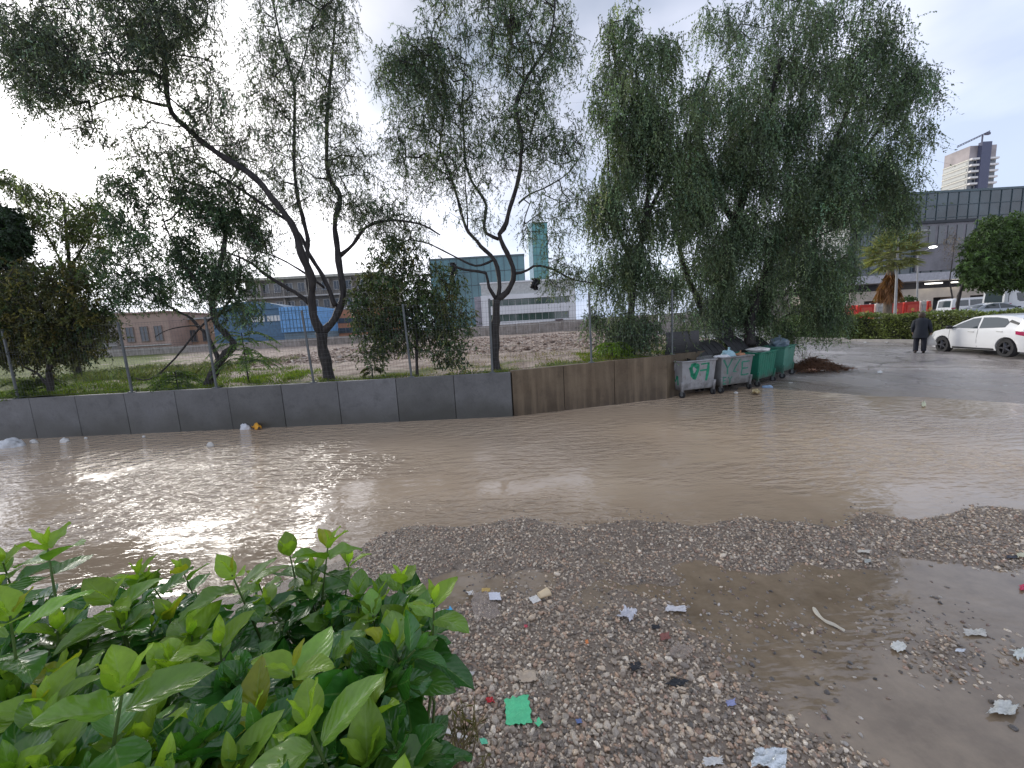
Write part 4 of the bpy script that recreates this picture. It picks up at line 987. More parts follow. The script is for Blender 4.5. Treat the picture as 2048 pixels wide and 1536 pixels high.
# orange block
Y = 54; r, Wd = bld('orange_building', 'orange rendered building with window bands right of the forked trunk', 647, 760, Y)
H = zz(700, 618, Y); MB().box((Wd/2, 5, H/2), (Wd, 10, H)).build('wall', facade('orange_render', (.50, .23, .13)), r)
MB().box((Wd/2, 5, H+.1), (Wd+.3, 10.3, .2)).build('roof', M_TRIM, r)
MB().box((.5, -.25, H*.62), (1.0, .4, H*.5)).build('stair_panel', facade('orange_render3', (.6, .3, .18)), r)
for za, zb_ in ((.5, 1.2), (2.0, 2.75), (3.4, 4.1)):
    if zb_ < H-.2: MB().box((Wd/2+.3, -.04, (za+zb_)/2), (Wd-1.2, .1, zb_-za)).build('window_band', plain('band_grey', (.14, .14, .15), rough=.3), r); windows(r, Wd, [(za+.05, zb_-.05)], 7, 1.1, Wd-.2, .8, y=-.09, frame=False)
# blue warehouse: dark part with strip windows, light panel, grey plinth, curved roof
M_BL = plain('light_blue_cladding', (.18, .42, .75), rough=.45); M_BD = plain('dull_blue_cladding', (.09, .18, .28), rough=.5); M_BG = plain('grey_blue_plinth', (.20, .28, .33), rough=.6)
Y = 48; r, Wd = bld('blue_warehouse', 'blue clad warehouse with curved roof and pale strip windows behind the lot', 425, 632, Y)
xa = at_y(568, 640, Y)[0]-r.location[0]; H1 = zz(500, 620, Y); H2 = zz(595, 614, Y); zp = zz(595, 664, Y)
MB().box((xa/2, 5, H1/2), (xa-.02, 10, H1)).build('wall', M_BD, r)
mb = MB(); mb.box(((xa+Wd)/2, 4.6, (H2+zp)/2), (Wd-xa, 10.8, H2-zp)); mb.build('blue_panel', M_BL, r)
mb = MB()
for k in range(9): mb.box((xa+(Wd-xa)*(k+.5)/9, -.83, (H2+zp)/2), (.06, .05, H2-zp-.1))
for k in range(3): mb.box(((xa+Wd)/2, -.86, zp+(H2-zp)*(k+.5)/3), (Wd-xa-.1, .05, .05))
mb.build('cladding_rib', M_BD, r)
MB().box(((xa+Wd)/2, 4.8, zp/2), (Wd-xa, 10.3, zp)).build('plinth', M_BG, r)
mb = MB(); pts = [(x_, 0, H1+1.0*math.sin(math.pi*min(1, x_/(xa+.6)))**.8) for x_ in np.linspace(0, xa+.5, 14)]
V = [(q[0], yy, q[2]) for yy in (-.2, 10.2) for q in pts]+[(q[0], yy, H1-.02) for yy in (-.2, 10.2) for q in pts]; n = 14
Fc = [(i, i+1, n+i+1, n+i) for i in range(n-1)]+[(2*n+i, 2*n+i+1, i+1, i) for i in range(n-1)]+[(n+i, n+i+1, 3*n+i+1, 3*n+i) for i in range(n-1)]
mb.add(V, Fc).build('roof', M_BD, r, smooth=False)
zw = zz(535, 643, Y); zw2 = zz(535, 632, Y)
for pxa, pxb in ((503, 531), (535, 563)):
    a = at_y(pxa, 640, Y)[0]-r.location[0]; b = at_y(pxb, 640, Y)[0]-r.location[0]
    o = MB().box(((a+b)/2, -.05, (zw+zw2)/2), (b-a, .1, zw2-zw)).build('window', plain('pale_window', (.75, .75, .72), rough=.3), r)
    fr = MB()
    for k in range(5): fr.box((a+(b-a)*k/4, -.11, (zw+zw2)/2), (.05, .05, zw2-zw+.05))
    fr.build('frame', M_BD, o)
# low brick buildings at left
for (nm, lb, xl, xr, pt, Y, c) in (('brick_building', 'low pinkish brick building just right of the leftmost leaning post', 235, 335, 628, 46, (.42, .30, .25)), ('brick_building', 'low orange brown building with pale ledge behind the kinked trunk', 336, 428, 640, 49, (.40, .25, .17)), ('low_building', 'long low grey building half hidden behind the olive crowned tree at far left', -260, 225, 640, 52, (.3, .28, .27))):
    r, Wd = bld(nm, lb, xl, xr, Y); H = zz((xl+xr)/2, pt, Y)
    MB().box((Wd/2, 4, H/2), (Wd, 8, H)).build('wall', facade(nm+str(xl), c), r)
    MB().box((Wd/2, 4, H+.12), (Wd+.4, 8.4, .2)).build('roof', plain('red_tiles', (.32, .2, .17)) if xl == 235 else M_TRIM, r)
    windows(r, Wd, [(H*.42, H*.72)], max(3, int(Wd/2.2)), .4, Wd-.4, .8, trim=plain('dull_trim', (.22, .18, .16), bmp=0))
    MB().box((Wd/2, -.12, H*.32), (Wd, .2, .1)).build('ledge', M_TRIM, r)
# white office
Y = 62; r, Wd = bld('white_building', 'white office with two dark ribbon window bands right of the forked tree trunk', 966, 1152, Y)
M_WH = plain('white_panels', (.74, .75, .76), rough=.45, var=.06, vs=.4)
zs = [zz(1060, v, Y) for v in (655, 640, 626, 609, 596, 587, 563)]
MB().box((Wd/2, 6, zs[6]/2), (Wd, 12, zs[6]-.02)).build('wall', plain('pale_grey_render', (.50, .51, .49), rough=.6), r)
MB().box((Wd/2, -.15, zs[1]/2), (Wd, .3, zs[1])).build('white_band', M_WH, r)
MB().box((Wd/2, -.15, (zs[2]+zs[3])/2), (Wd, .3, zs[3]-zs[2])).build('white_band', M_WH, r)
MB().box((Wd/2, -.15, (zs[4]+zs[5])/2), (Wd, .3, zs[5]-zs[4])).build('white_band', M_WH, r)
for s in (.45, Wd-.6): MB().box((s, -.2, zs[5]/2), (1.1, .42, zs[5]+.02)).build('end_pier', M_WH, r)
M_GG = glass_dark('green_glass', (.05, .09, .075), .08)
for za, zb_ in ((zs[1], zs[2]), (zs[3], zs[4])):
    for k in range(12):
        w = (Wd-2.3)/12; o = MB().box((1.1+w*(k+.5), -.06, (za+zb_)/2), (w-.06, .1, zb_-za)).build('window', M_GG, r)
        MB().box((1.1+w*k, -.08, (za+zb_)/2), (.05, .16, zb_-za)).build('mullion', M_TRIM, o)
MB().box((Wd/2, 6, zs[6]+.1), (Wd+.3, 12.3, .2)).build('parapet', M_WH, r)
mb = MB().box((-.6, 6, zs[5]/2), (1.2, 11, zs[5])); mb.build('side_wall', plain('mauve_grey', (.33, .32, .36)), r)
a = at_y(1117, 640, Y)[0]-r.location[0]; MB().box((a, -.9, zs[1]*.5), (1.1, 1.1, zs[1]*.9)).build('porch', plain('dark_porch', (.10, .07, .07)), r)
# glass block and tower behind it
def curtain(name, label, xl, xr, pt, Y, dep, gl, nx, nz, band=None, edge=None, z0=1.0, group=None):
    r, Wd = bld(name, label, xl, xr, Y, z0); H = zz((xl+xr)/2, pt, Y, z0)
    MB().box((Wd/2, dep/2, H/2), (Wd, dep, H)).build('glass_facade', gl, r)
    mb = MB()
    for k in range(nx+1): mb.box((Wd*k/nx, -.04, H/2), (.07, .12, H))
    for k in range(1, nz): mb.box((Wd/2, -.03, H*k/nz), (Wd, .1, .12))
    mb.build('mullions', plain('mullion_grey', (.07, .10, .11), bmp=0), r)
    MB().box((Wd/2, dep/2, H+.2), (Wd+.3, dep+.3, .4)).build('parapet', plain('dark_parapet', (.10, .14, .15)), r)
    return r, Wd, H
GT = plain('teal_glass', (.10, .22, .24), rough=.15, var=.35, vs=.15, bmp=0, spec=.8)
curtain('glass_block', 'blue green glass office block behind the white building', 868, 1054, 516, 92, 15, GT, 14, 6)
r, Wd, H = curtain('glass_tower', 'distant slim teal glass tower with pale edge above the white building', 1072, 1102, 446, 165, 8, plain('teal_glass2', (.14, .36, .36), rough=.2, var=.3, vs=.1, bmp=0), 4, 14)
MB().box((-.9, 4, H/2), (1.7, 8.2, H+.6)).build('lit_edge', plain('pale_cyan', (.6, .78, .8), rough=.3), r)  # strip coloured pale cyan to paint the light on the tower's edge
# far lot wall
def far_wall():
    xs_ = [(-200, 46), (250, 46), (600, 46), (900, 45), (1170, 44), (1420, 42)]
    P = [at_y(x, 660, y) for x, y in xs_]; top = [2.25, 2.25, 2.3, 2.5, 2.72, 2.8]
    root = empty('boundary_wall', (P[0][0], P[0][1], 1.6), 'streaked concrete boundary wall along the far side of the empty lot', 'wall'); o = P[0]
    for i in range(len(P)-1):
        nseg = int(abs(P[i+1][0]-P[i][0])/3)+1; mb = MB(); cp = MB()
        for k in range(nseg):
            a = P[i]+(P[i+1]-P[i])*k/nseg; b = P[i]+(P[i+1]-P[i])*(k+1)/nseg; zt = top[i]+(top[i+1]-top[i])*(k+.5)/nseg
            c = (a+b)/2; mb.box((c[0]-o[0], c[1]-o[1], (zt+.4)/2-1.6+.2), (abs(b[0]-a[0])-.03, .25, zt-.4))
            cp.box((c[0]-o[0], c[1]-o[1], zt-1.6+.03), (abs(b[0]-a[0])-.02, .32, .06))
        mb.build('concrete_panels', M_FW, root); cp.build('coping', plain('coping', (.5, .48, .45)), root)
M_FW = concrete('far_wall_concrete', (.22, .19, .16), (.34, .31, .28), (.16, .14, .11), drip=.4)
far_wall()
# podium and glass mall on the right
Y = 60; r, Wd = bld('shopping_arcade', 'beige street arcade with dark shop windows under a grey canopy slab', 1600, 2420, Y, .9)
zz9 = lambda py: zz(1900, py, Y, .9)
zc1, zc0, zl1, zl0 = zz9(545), zz9(560), zz9(574), zz9(593)
M_BEI = plain('beige_stone', (.52, .46, .38), rough=.7, vs=.5)
MB().box((Wd/2, 9, zc0/2), (Wd, 14, zc0)).build('wall', plain('arcade_dark', (.07, .065, .07)), r)
MB().box((Wd/2, 3, (zc0+zc1)/2), (Wd+1, 9.5, zc1-zc0)).build('canopy_slab', plain('canopy_grey', (.42, .42, .44)), r)
MB().box((Wd/2, 1.2, (zl0+zl1)/2), (Wd, 2.2, zl1-zl0)).build('lintel', M_BEI, r)
for pxa, pxb in ((1690, 1727), (1800, 1812), (1832, 1864), (1905, 1937), (1990, 2000), (2060, 2090)):
    a = at_y(pxa, 640, Y)[0]-r.location[0]; b = at_y(pxb, 640, Y)[0]-r.location[0]
    MB().box(((a+b)/2, 1.1, zl0/2), (b-a, 2.0, zl0)).build('pier', M_BEI, r)
for k in range(30):
    w = Wd/30; MB().box((w*(k+.5), 1.9, zl0*.45), (w-.25, .2, zl0*.8)).build('shop_window', M_WIN, r)
lp = plain('soffit_lamp', (1, .95, .85), emit=2.0, bmp=0)
for px_ in (1848, 1898): a = at_y(px_, 640, Y)[0]-r.location[0]; MB().box((a, -.9, (zc0+zl1)/2+.1), (2.2, .5, .16)).build('canopy_lamp', lp, r)
GM = plain('mall_glass', (.045, .07, .08), rough=.2, var=.5, vs=.22, bmp=0, spec=.7)
r, Wd, H = curtain('glass_mall', 'wide dark blue glass building rising behind the arcade and palm', 1690, 2500, 374, 76, 25, GM, 40, 10, z0=.9)
a0 = at_y(1818, 640, 76)[0]-r.location[0]; a1 = at_y(1925, 640, 76)[0]-r.location[0]; z1 = zz(1870, 447, 76, .9); z2 = zz(1870, 541, 76, .9)
MB().box(((a0+a1)/2, -.15, (z1+z2)/2), (a1-a0, .3, z1-z2)).build('stone_panel', plain('brown_grey_panel', (.16, .15, .16), rough=.35, var=.4, vs=.4), r)
MB().box(((a0+a1)/2, -.3, z1+.2), (a1-a0+.6, .6, .5)).build('ledge', plain('dark_ledge', (.03, .035, .04)), r)
for k in range(6): MB().box((a0+(a1-a0)*(k+.5)/6, -.34, z1-2.2), (1.1, .1, 3.4)).build('window', M_WIN, r)
# residential tower
Y = 210; x0 = at_y(1937, 330, Y)[0]; x1 = at_y(1991, 330, Y)[0]; ztop = float(at_y(1950, 291, Y)[2]); Wt = x1-x0; Dt = 12
r = empty('residential_tower', (x0, Y, 1), 'distant pale concrete tower with dark vertical slab and crane arm above the glass building', 'tower'); H = ztop-1
M_TC = plain('tower_concrete', (.50, .50, .46), vs=.1); M_TD = plain('tower_unfinished', (.36, .32, .31), vs=.2, var=.3)
zf = float(at_y(1937, 320, 210)[2])-1
MB().box((Wt/2, Dt/2, zf/2), (Wt, Dt, zf)).build('wall', M_TC, r); MB().box((Wt/2, Dt/2, (zf+H)/2), (Wt-.3, Dt-.3, H-zf-.02)).build('upper_storeys', M_TD, r)
s0 = at_y(1953, 330, Y)[0]-x0; s1 = at_y(1972, 330, Y)[0]-x0
MB().box(((s0+s1)/2, -.8, H/2+1), (s1-s0, 1.8, H)).build('dark_slab', plain('slate_slab', (.10, .11, .17)), r)
for k in range(1, 24):
    z = zf-(k-1)*3.0
    if z < H*.35: break
    for a_, b_ in ((0, s0-.2), (s1+.2, Wt)): MB().box(((a_+b_)/2, -.7, z), (b_-a_, 1.5, .9)).build('balcony', plain('balcony_white', (.8, .78, .74)), r)
    MB().box((-.12, Dt/2, z), (.3, Dt, .5)).build('floor_band', plain('floor_band', (.75, .73, .62)), r)
    MB().box((-.1, Dt/2, z-1.7), (.14, Dt-1.5, 1.2)).build('window_band', plain('tower_glass', (.34, .36, .33), rough=.3), r)
    for a_, b_ in ((.3, s0-.5), (s1+.5, Wt-.3)): MB().box(((a_+b_)/2, -.06, z-1.6), (b_-a_, .12, 1.8)).build('window', M_WIN, r)
mb = MB(); ja, jb = np.array([-3.5, 3, H+.6]), np.array([10.5, 1, H+6.6])
for o_ in (0, .7): mb.tube([ja+np.array([0, 0, o_]), jb+np.array([0, 0, o_*.6])], .16, 4)
for k in range(12): t = k/12; mb.tube([ja+(jb-ja)*t, ja+(jb-ja)*(t+.08)+np.array([0, 0, .7])], .1, 3)
mb.tube([(7.5, 1.5, H), (7.5, 1.5, H+5.2)], .35, 5); mb.box((9.6, 1.2, H+5.8), (2.2, 1.0, 1.0)); mb.build('crane_arm', plain('crane_steel', (.12, .12, .16)), r)

# ================================================================ HEDGE, KERB, BARRIERS
HP = [ground(x, y) for x, y in ((1560, 678), (1622, 678), (1700, 680), (1862, 686), (1990, 692), (2300, 702))]
M_HEDGE = leaf_mat('hedge_leaves', rough=.5, trans=.25)
def hedge():
    root = empty('hedge', HP[0], 'long clipped green hedge running behind the white hatchback', 'hedge'); O = np.array(root.location)
    core = MB(); P = []; D = []
    for i in range(len(HP)-1):
        a, b = HP[i], HP[i+1]; d = (b-a)[:2]; L = np.linalg.norm(d); d = d/L; n_ = np.array([-d[1], d[0]])
        mid = (a+b)/2+np.array([n_[0], n_[1], 0])*.75; core.box((mid[0]-O[0], mid[1]-O[1], mid[2]-O[2]+.60), (L, 1.1, 1.24), math.atan2(d[1], d[0]))
        m_ = int(L*1150); t = rng.uniform(0, 1, m_); top = rng.random(m_) < .42
        off = np.where(top, rng.uniform(0, 1.5, m_), rng.normal(.05, .06, m_)); z = np.where(top, 1.36+rng.normal(0, .045, m_), rng.uniform(.06, 1.38, m_))
        ww = .10*np.sin(t*L*2.3)+.07*np.sin(t*L*5.1+z*4); off = off+np.where(top, 0, ww+.25*(z/1.5)**2*0); z = z+np.where(top, .06*np.sin(t*L*1.7+off*2), 0)
        q = a[None]+(b-a)[None]*t[:, None]; q = q+np.column_stack([n_[0]*off, n_[1]*off, z]); P.append(q)
        dd_ = rng.normal(0, .6, (m_, 3)); dd_[:, 2] += .35; dd_ -= np.array([n_[0], n_[1], 0])*np.where(top, 0, .6)[:, None]; D.append(dd_)
    core.build('shade_core', plain('hedge_inner', (.03, .035, .02), rough=.9), root)  # solid dark box standing in for the shade between the leaves
    P = np.concatenate(P); D = np.concatenate(D); n = len(P)
    c = np.array([(.12, .185, .06)])*np.exp(rng.normal(0, .35, (n, 1)))*np.array([1+.3*np.sin(P[:, 0]*1.3), np.ones(n), np.ones(n)]).T
    V, Fc, C = leaf_quads(P-O, D, rng.uniform(.07, .16, n), rng.uniform(.025, .045, n), c); raw_mesh('foliage', V, Fc, M_HEDGE, root, col=C)
hedge()
mb = MB()
for a, b in zip(HP[:-1], HP[1:]):
    d = (b-a)[:2]; L = np.linalg.norm(d); d = d/L; n_ = np.array([-d[1], d[0]]); c = (a+b)/2
    mb.box((c[0]-n_[0]*.35, c[1]-n_[1]*.35, c[2]+.03), (L, .16, .2), math.atan2(d[1], d[0]))
tag(mb.build('kerb', plain('kerb_stone', (.36, .34, .31)), bevel=.02), kind='structure')
gp2 = []
for a, b in zip(HP[:-1], HP[1:]):
    d = (b-a)[:2]; L = np.linalg.norm(d); d = d/L; n_ = np.array([-d[1], d[0]]); k = int(L*130); t = rng.uniform(0, 1, k); o_ = rng.uniform(-.27, .05, k)
    gp2.append(np.column_stack([a[0]+(b-a)[0]*t+n_[0]*o_, a[1]+(b-a)[1]*t+n_[1]*o_, a[2]+(b-a)[2]*t]))
gp2 = np.concatenate(gp2); blades('verge_grass', gp2, rng.uniform(.05, .2, len(gp2)), np.array([(.16, .2, .05)])*rng.uniform(.5, 1.2, (len(gp2), 1)), width=.012)
M_RED = plain('red_plastic', (.72, .045, .025), rough=.4, var=.12); M_WPL = plain('white_plastic', (.72, .70, .64), rough=.45)
def barrier(xl, xr, mat, label, Y=33.5, emblem=True):
    a = at_y(xl, 640, Y)[0]; b = at_y(xr, 640, Y)[0]; W_ = b-a; z0 = float(H_road((a+b)/2, Y)[0]); r = empty('plastic_barrier', ((a+b)/2, Y, z0), label, 'barrier', 'plastic barriers behind the hedge')
    h = 1.9; prof = [(-.34, 0), (-.34, .28), (-.16, .5), (-.13, h), (.13, h), (.16, .5), (.34, .28), (.34, 0)]
    V = [(-W_/2+.03, y, z) for y, z in prof]+[(W_/2-.03, y, z) for y, z in prof]; n = len(prof)
    MB().add(V, [tuple(range(n)), tuple(range(n, 2*n))[::-1]]+[(i, n+i, n+(i+1) % n, (i+1) % n) for i in range(n)]).build('body', mat, r, bevel=.03)
    MB().box((0, -.17, h*.72), (W_*.62, .05, h*.3)).build('recess_frame', plain('red_plastic_light', (.8, .12, .08)) if mat is M_RED else M_TRIM, r, bevel=.01)
    for s in (-1, 1): MB().cyl((s*W_*.3, 0, h+.05), (0, 0, 1), .05, .12, 10).build('filler_cap', M_WPL, r)
    if mat is M_RED: MB().cyl((0, -.21, h*.66), (0, 1, 0), .13, .04, 14).build('reflector', plain('amber', (.9, .45, .08), rough=.3), r, smooth=True)
for i, (a, b, m_, l) in enumerate(((1688, 1709, M_RED, 'dull red plastic barrier at the left end, half behind hanging foliage'), (1711, 1745, M_RED, 'red plastic barrier left of the first white one, with amber reflector'), (1747, 1771, M_WPL, 'wider white plastic barrier between two red ones left of the lamp post'), (1773, 1801, M_RED, 'red plastic barrier behind the tall lamp post'), (1803, 1834, M_RED, 'red plastic barrier left of the narrow white one near the van'), (1836, 1848, M_WPL, 'narrow white plastic barrier near the right end of the barrier line'), (1850, 1857, M_RED, 'short red plastic barrier closing the right end of the line'))): barrier(a, b, m_, l)

# ================================================================ PALM, PINE, LAMPS
def palm():
    Y = 30; c = at_y(1782, 525, Y); z0 = float(H_road(c[0], Y)[0]); r = empty('fan_palm', (c[0], Y, z0), 'shaggy fan palm with a brown skirt of dead fronds beside the lamp post', 'palm tree'); h = c[2]-z0
    MB().tube([(0, 0, -.1), (0, 0, h*.5), (0, 0, h)], [.3, .24, .22], 10).build('trunk', bark_mat('palm_bark', (.09, .07, .05), (.2, .16, .11)), r, smooth=True)
    def fans(n, el0, el1, Lr, col, nm, droop, zoff):
        P, D, L = [], [], []; st = MB(); off = np.array([0, 0, h+zoff])
        for k in range(n):
            an = rng.uniform(0, 2*math.pi); el = rng.uniform(el0, el1); l = rng.uniform(*Lr)
            d = np.array([math.cos(an)*math.cos(el), math.sin(an)*math.cos(el), math.sin(el)]); b0 = off+d*.15; b1 = off+d*l+np.array([0, 0, -droop*l*.3])
            st.tube([b0, (b0+b1)/2+np.array([0, 0, .06]), b1], [.03, .022, .012], 4)
            side = np.cross(d, [0, 0, 1.]); side /= np.linalg.norm(side); u_ = np.cross(side, d)
            for q in np.linspace(-1.35, 1.35, 26):
                dd_ = d*math.cos(q)+side*math.sin(q)+np.array([0, 0, -droop]); P.append(b1); D.append(dd_+rng.normal(0, .05, 3)); L.append(rng.uniform(.75, 1.2))
        P, D, L = np.array(P), np.array(D), np.array(L)
        V, Fc, C = leaf_quads(P, D, L, np.full(len(P), .042), np.array([col])*np.exp(rng.normal(0, .3, (len(P), 1))), curl=-.2)
        o = raw_mesh(nm, V, Fc, M_GRASS, r, col=C); st.build('leaf_stalks', plain('stalk_'+nm, col), o)
    fans(66, -.5, 1.5, (.8, 1.6), (.24, .25, .12), 'green_fronds', .3, .45)
    fans(50, -1.52, -1.05, (.4, 1.7), (.26, .13, .06), 'dead_fronds', .9, -.2)
palm()
tree('round_pine', 'rounded dark green pine on a thin bare trunk at the right edge', 'tree', None, 29.0,
 [([(1914, 640), (1915, 610), (1922, 580), (1935, 555), (1960, 525), (1985, 500)], .13, .06), ([(1930, 562), (1960, 555), (2000, 545)], .07, .03), ([(1940, 548), (1935, 520), (1945, 500)], .06, .02)],
 [(2000, 510, 78, 70, 0, 2.4, 900), (1960, 540, 45, 38, -.5, 1.8, 240), (2050, 480, 60, 60, 0, 2.2, 300), (1990, 455, 40, 28, 0, 1.4, 120), (2080, 540, 60, 50, 0, 2, 150)],
 None, strands=3, spl=10, hang=.3, leafL=.22, leafW=.04, col=(.07, .115, .04), colvar=.45, clump=.5, step=.5, mats=(M_BARK, M_LEAFD), twig=0)
tree('shrub', 'dark green shrub at the foot of the lamp post behind the barriers', 'shrub', None, 36.0,
 [([(1817, 640), (1817, 625), (1818, 612)], .06, .03)], [(1820, 608, 22, 17, 0, .9, 160)], None, strands=3, spl=10, hang=.25, leafL=.16, leafW=.04, col=(.06, .11, .035), mats=(M_BARK, M_LEAFD), twig=0)
tree('bare_shrub', 'thin reddish shrub in front of the glass building beside the round pine', 'shrub', None, 40.0,
 [([(1905, 640), (1905, 600), (1900, 560), (1905, 520), (1910, 470)], .09, .02)], [(1905, 490, 26, 45, 0, 1.2, 60)], None, strands=3, spl=5, hang=.5, leafL=.14, leafW=.018, col=(.12, .09, .07), mats=(M_BARK, M_LEAFD), twig=0)
M_POLE = plain('lamp_pole', (.36, .36, .35), rough=.5, metal=.3)
def lamp(px_b, px_t, py_t, px_a, py_a, Y, label, lit):
    b = at_y(px_b, 640, Y); t = at_y(px_t, py_t, Y); a = at_y(px_a, py_a, Y); z0 = float(H_road(b[0], Y)[0]); r = empty('street_lamp', (b[0], Y, z0), label, 'street lamp'); o = np.array([b[0], Y, z0])
    MB().tube([(0, 0, 0), t-o], [.1, .055], 10).build('pole', M_POLE, r, smooth=True)
    MB().tube([t-o, (t+a)/2-o+np.array([0, 0, .1]), a-o], [.05, .04, .035], 8).build('arm', M_POLE, r, smooth=True)
    hd = MB(); V0, F0 = ico(2); hd.add((V0*np.array([.42, .17, .1])+(a-o)), [tuple(f) for f in F0]); hd.build('lamp_head', plain('lamp_lit', (1.0, .97, .95), emit=6.0, bmp=0) if lit else M_POLE, r, smooth=True)
lamp(1790, 1797, 474, 1850, 462, 29, 'tall grey street lamp with a long unlit arm standing beside the palm', False)
lamp(1833, 1836, 512, 1866, 494, 42, 'street lamp with a glowing white head in front of the glass building', True)

# ================================================================ VEHICLES
M_CARW = plain('white_car_paint', (.78, .79, .79), rough=.22, var=.02, bmp=0, coat=.6); M_SILV = plain('silver_car_paint', (.42, .45, .48), rough=.3, metal=.6, var=.03, bmp=0)
M_CGL = glass_dark('car_glass', (.05, .065, .07), .04); M_BLK = plain('black_trim', (.015, .015, .016), rough=.45, bmp=0)
M_RIM = plain('dark_alloy', (.10, .10, .11), rough=.3, metal=.7, bmp=0); M_TAIL = plain('tail_light', (.42, .01, .08), rough=.15, bmp=0); M_HEAD = plain('head_light', (.6, .63, .66), rough=.08, bmp=0)
def vehicle(name, label, cat, group, origin, yaw, Wh, top, bot, belt, wheels, wr, side_win, ws, rw, paint, tumble=.80, lights=True):
    r = empty(name, origin, label, cat, group, yaw)
    tx = np.array([q[0] for q in top])[::-1]; tz = np.array([q[1] for q in top])[::-1]
    x0, x1 = tx[0], tx[-1]; zr = tz.max()
    def ztop(x): return np.interp(x, tx, tz)
    def Wf(x, z):
        e = min(1, (x1-x)/.55)if x > 0 else min(1, (x-x0)/.45); e = max(e, 0); plan = (.76 if x > 0 else .86)+(.24 if x > 0 else .14)*math.sin(e*math.pi/2)
        v = np.interp(z, [bot, .38, .62, belt, zr], [.93, .985, 1.0, .965, tumble]); return Wh*plan*v
    xs_ = np.unique(np.concatenate([np.linspace(x0, x1, 46), tx])); ns = 12; V = []; Fc = []
    cols = ns+1+4
    for x in xs_:
        zt = ztop(x)
        ring_ = [(x, Wf(x, bot+(zt-bot)*s), bot+(zt-bot)*s) for s in np.linspace(0, 1, ns+1)]
        w = ring_[-1][1]; ring_ += [(x, w*c_, zt+.035*(1-c_**2)+0.0) for c_ in (.93, .7, .35, 0)]
        V += ring_+[(q[0], -q[1], q[2]) for q in ring_[-2::-1]]
    n = cols*2-1
    for i in range(len(xs_)-1):
        for k in range(n-1): Fc.append((i*n+k, i*n+k+1, (i+1)*n+k+1, (i+1)*n+k))
        Fc.append((i*n+n-1, i*n, (i+1)*n, (i+1)*n+n-1))
    Fc.append(tuple(range(n))[::-1]); Fc.append(tuple((len(xs_)-1)*n+k for k in range(n)))
    body = MB().add(V, Fc).build('body', paint, r)
    bm = bmesh.new(); bm.from_mesh(body.data); bmesh.ops.recalc_face_normals(bm, faces=bm.faces); bm.to_mesh(body.data); bm.free()
    cut = MB()
    for wx in wheels:
        for s in (-1, 1): cut.cyl((wx, s*(Wh-.08), wr), (0, 1, 0), wr+.055, .5, 28)
    co = cut.build('cutter', M_BLK)
    bm = bmesh.new(); bm.from_mesh(co.data); bmesh.ops.recalc_face_normals(bm, faces=bm.faces); bm.to_mesh(co.data); bm.free()
    md = body.modifiers.new('arches', 'BOOLEAN'); md.object = co; md.operation = 'DIFFERENCE'; md.solver = 'EXACT'
    co.parent = r; bpy.context.view_layer.update(); dg = bpy.context.evaluated_depsgraph_get()
    me = bpy.data.meshes.new_from_object(body.evaluated_get(dg)); body.modifiers.clear(); body.data = me; me.name = 'body'
    bpy.data.objects.remove(co)
    me.polygons.foreach_set('use_smooth', np.ones(len(me.polygons), bool)); me.set_sharp_from_angle(angle=R(32))
    for wx in wheels:
        for s in (-1, 1):
            wo_ = empty('wheel', (wx, s*(Wh-.11), wr)); wo_.parent = r
            w = MB(); P_ = []
            prof = [(wr*.62, -.10), (wr*.93, -.105), (wr, -.07), (wr, .07), (wr*.93, .105), (wr*.62, .10)]; nn = 30
            for (rr, yy) in prof:
                for k in range(nn): th = 2*math.pi*k/nn; P_.append((rr*math.cos(th), yy, rr*math.sin(th)))
            w.add(P_, [(i*nn+k, i*nn+(k+1) % nn, (i+1)*nn+(k+1) % nn, (i+1)*nn+k) for i in range(5) for k in range(nn)]+[(5*nn+k, 5*nn+(k+1) % nn, (k+1) % nn, k) for k in range(nn)])
            w.build('tyre', M_TYRE, wo_, smooth=True)
            rm = MB(); rm.cyl((0, -s*.02, 0), (0, 1, 0), wr*.60, .10, 24); 
            for k in range(5):
                th = 2*math.pi*k/5; rm.tube([(0, s*.085, 0), (wr*.6*math.cos(th), s*.075, wr*.6*math.sin(th))], [.045, .03], 5)
            rm.cyl((0, s*.07, 0), (0, 1, 0), .06, .05, 12); rm.build('rim', M_RIM, wo_, smooth=True)
    def side_poly(nm, poly, mat, off=.012, sides=(-1, 1), thick=.02, parent=None):
        for s in sides:
            pts = []
            m_ = len(poly)
            for i in range(m_):
                a, b = np.array(poly[i]), np.array(poly[(i+1) % m_])
                for t in (0, .33, .66): q = a+(b-a)*t; pts.append(q)
            c = np.mean(pts, axis=0); V = []
            for q in pts: V.append((q[0], s*(Wf(q[0], q[1])+off), q[1]))
            for f_ in (.5,):
                for q in pts: q2 = c+(q-c)*f_; V.append((q2[0], s*(Wf(q2[0], q2[1])+off), q2[1]))
            V.append((c[0], s*(Wf(c[0], c[1])+off), c[1])); k = len(pts)
            base = len(V)
            for q in pts: V.append((q[0], s*(Wf(q[0], q[1])-thick), q[1]))
            Fq = [(i, (i+1) % k, k+(i+1) % k, k+i) for i in range(k)]+[(k+i, k+(i+1) % k, 2*k) for i in range(k)]+[(i, base+i, base+(i+1) % k, (i+1) % k) for i in range(k)]
            if s < 0: Fq = [f[::-1] for f in Fq]
            MB().add(V, Fq).build(nm, mat, parent or r, smooth=True)
    for poly in side_win: side_poly('side_window', poly, M_CGL)
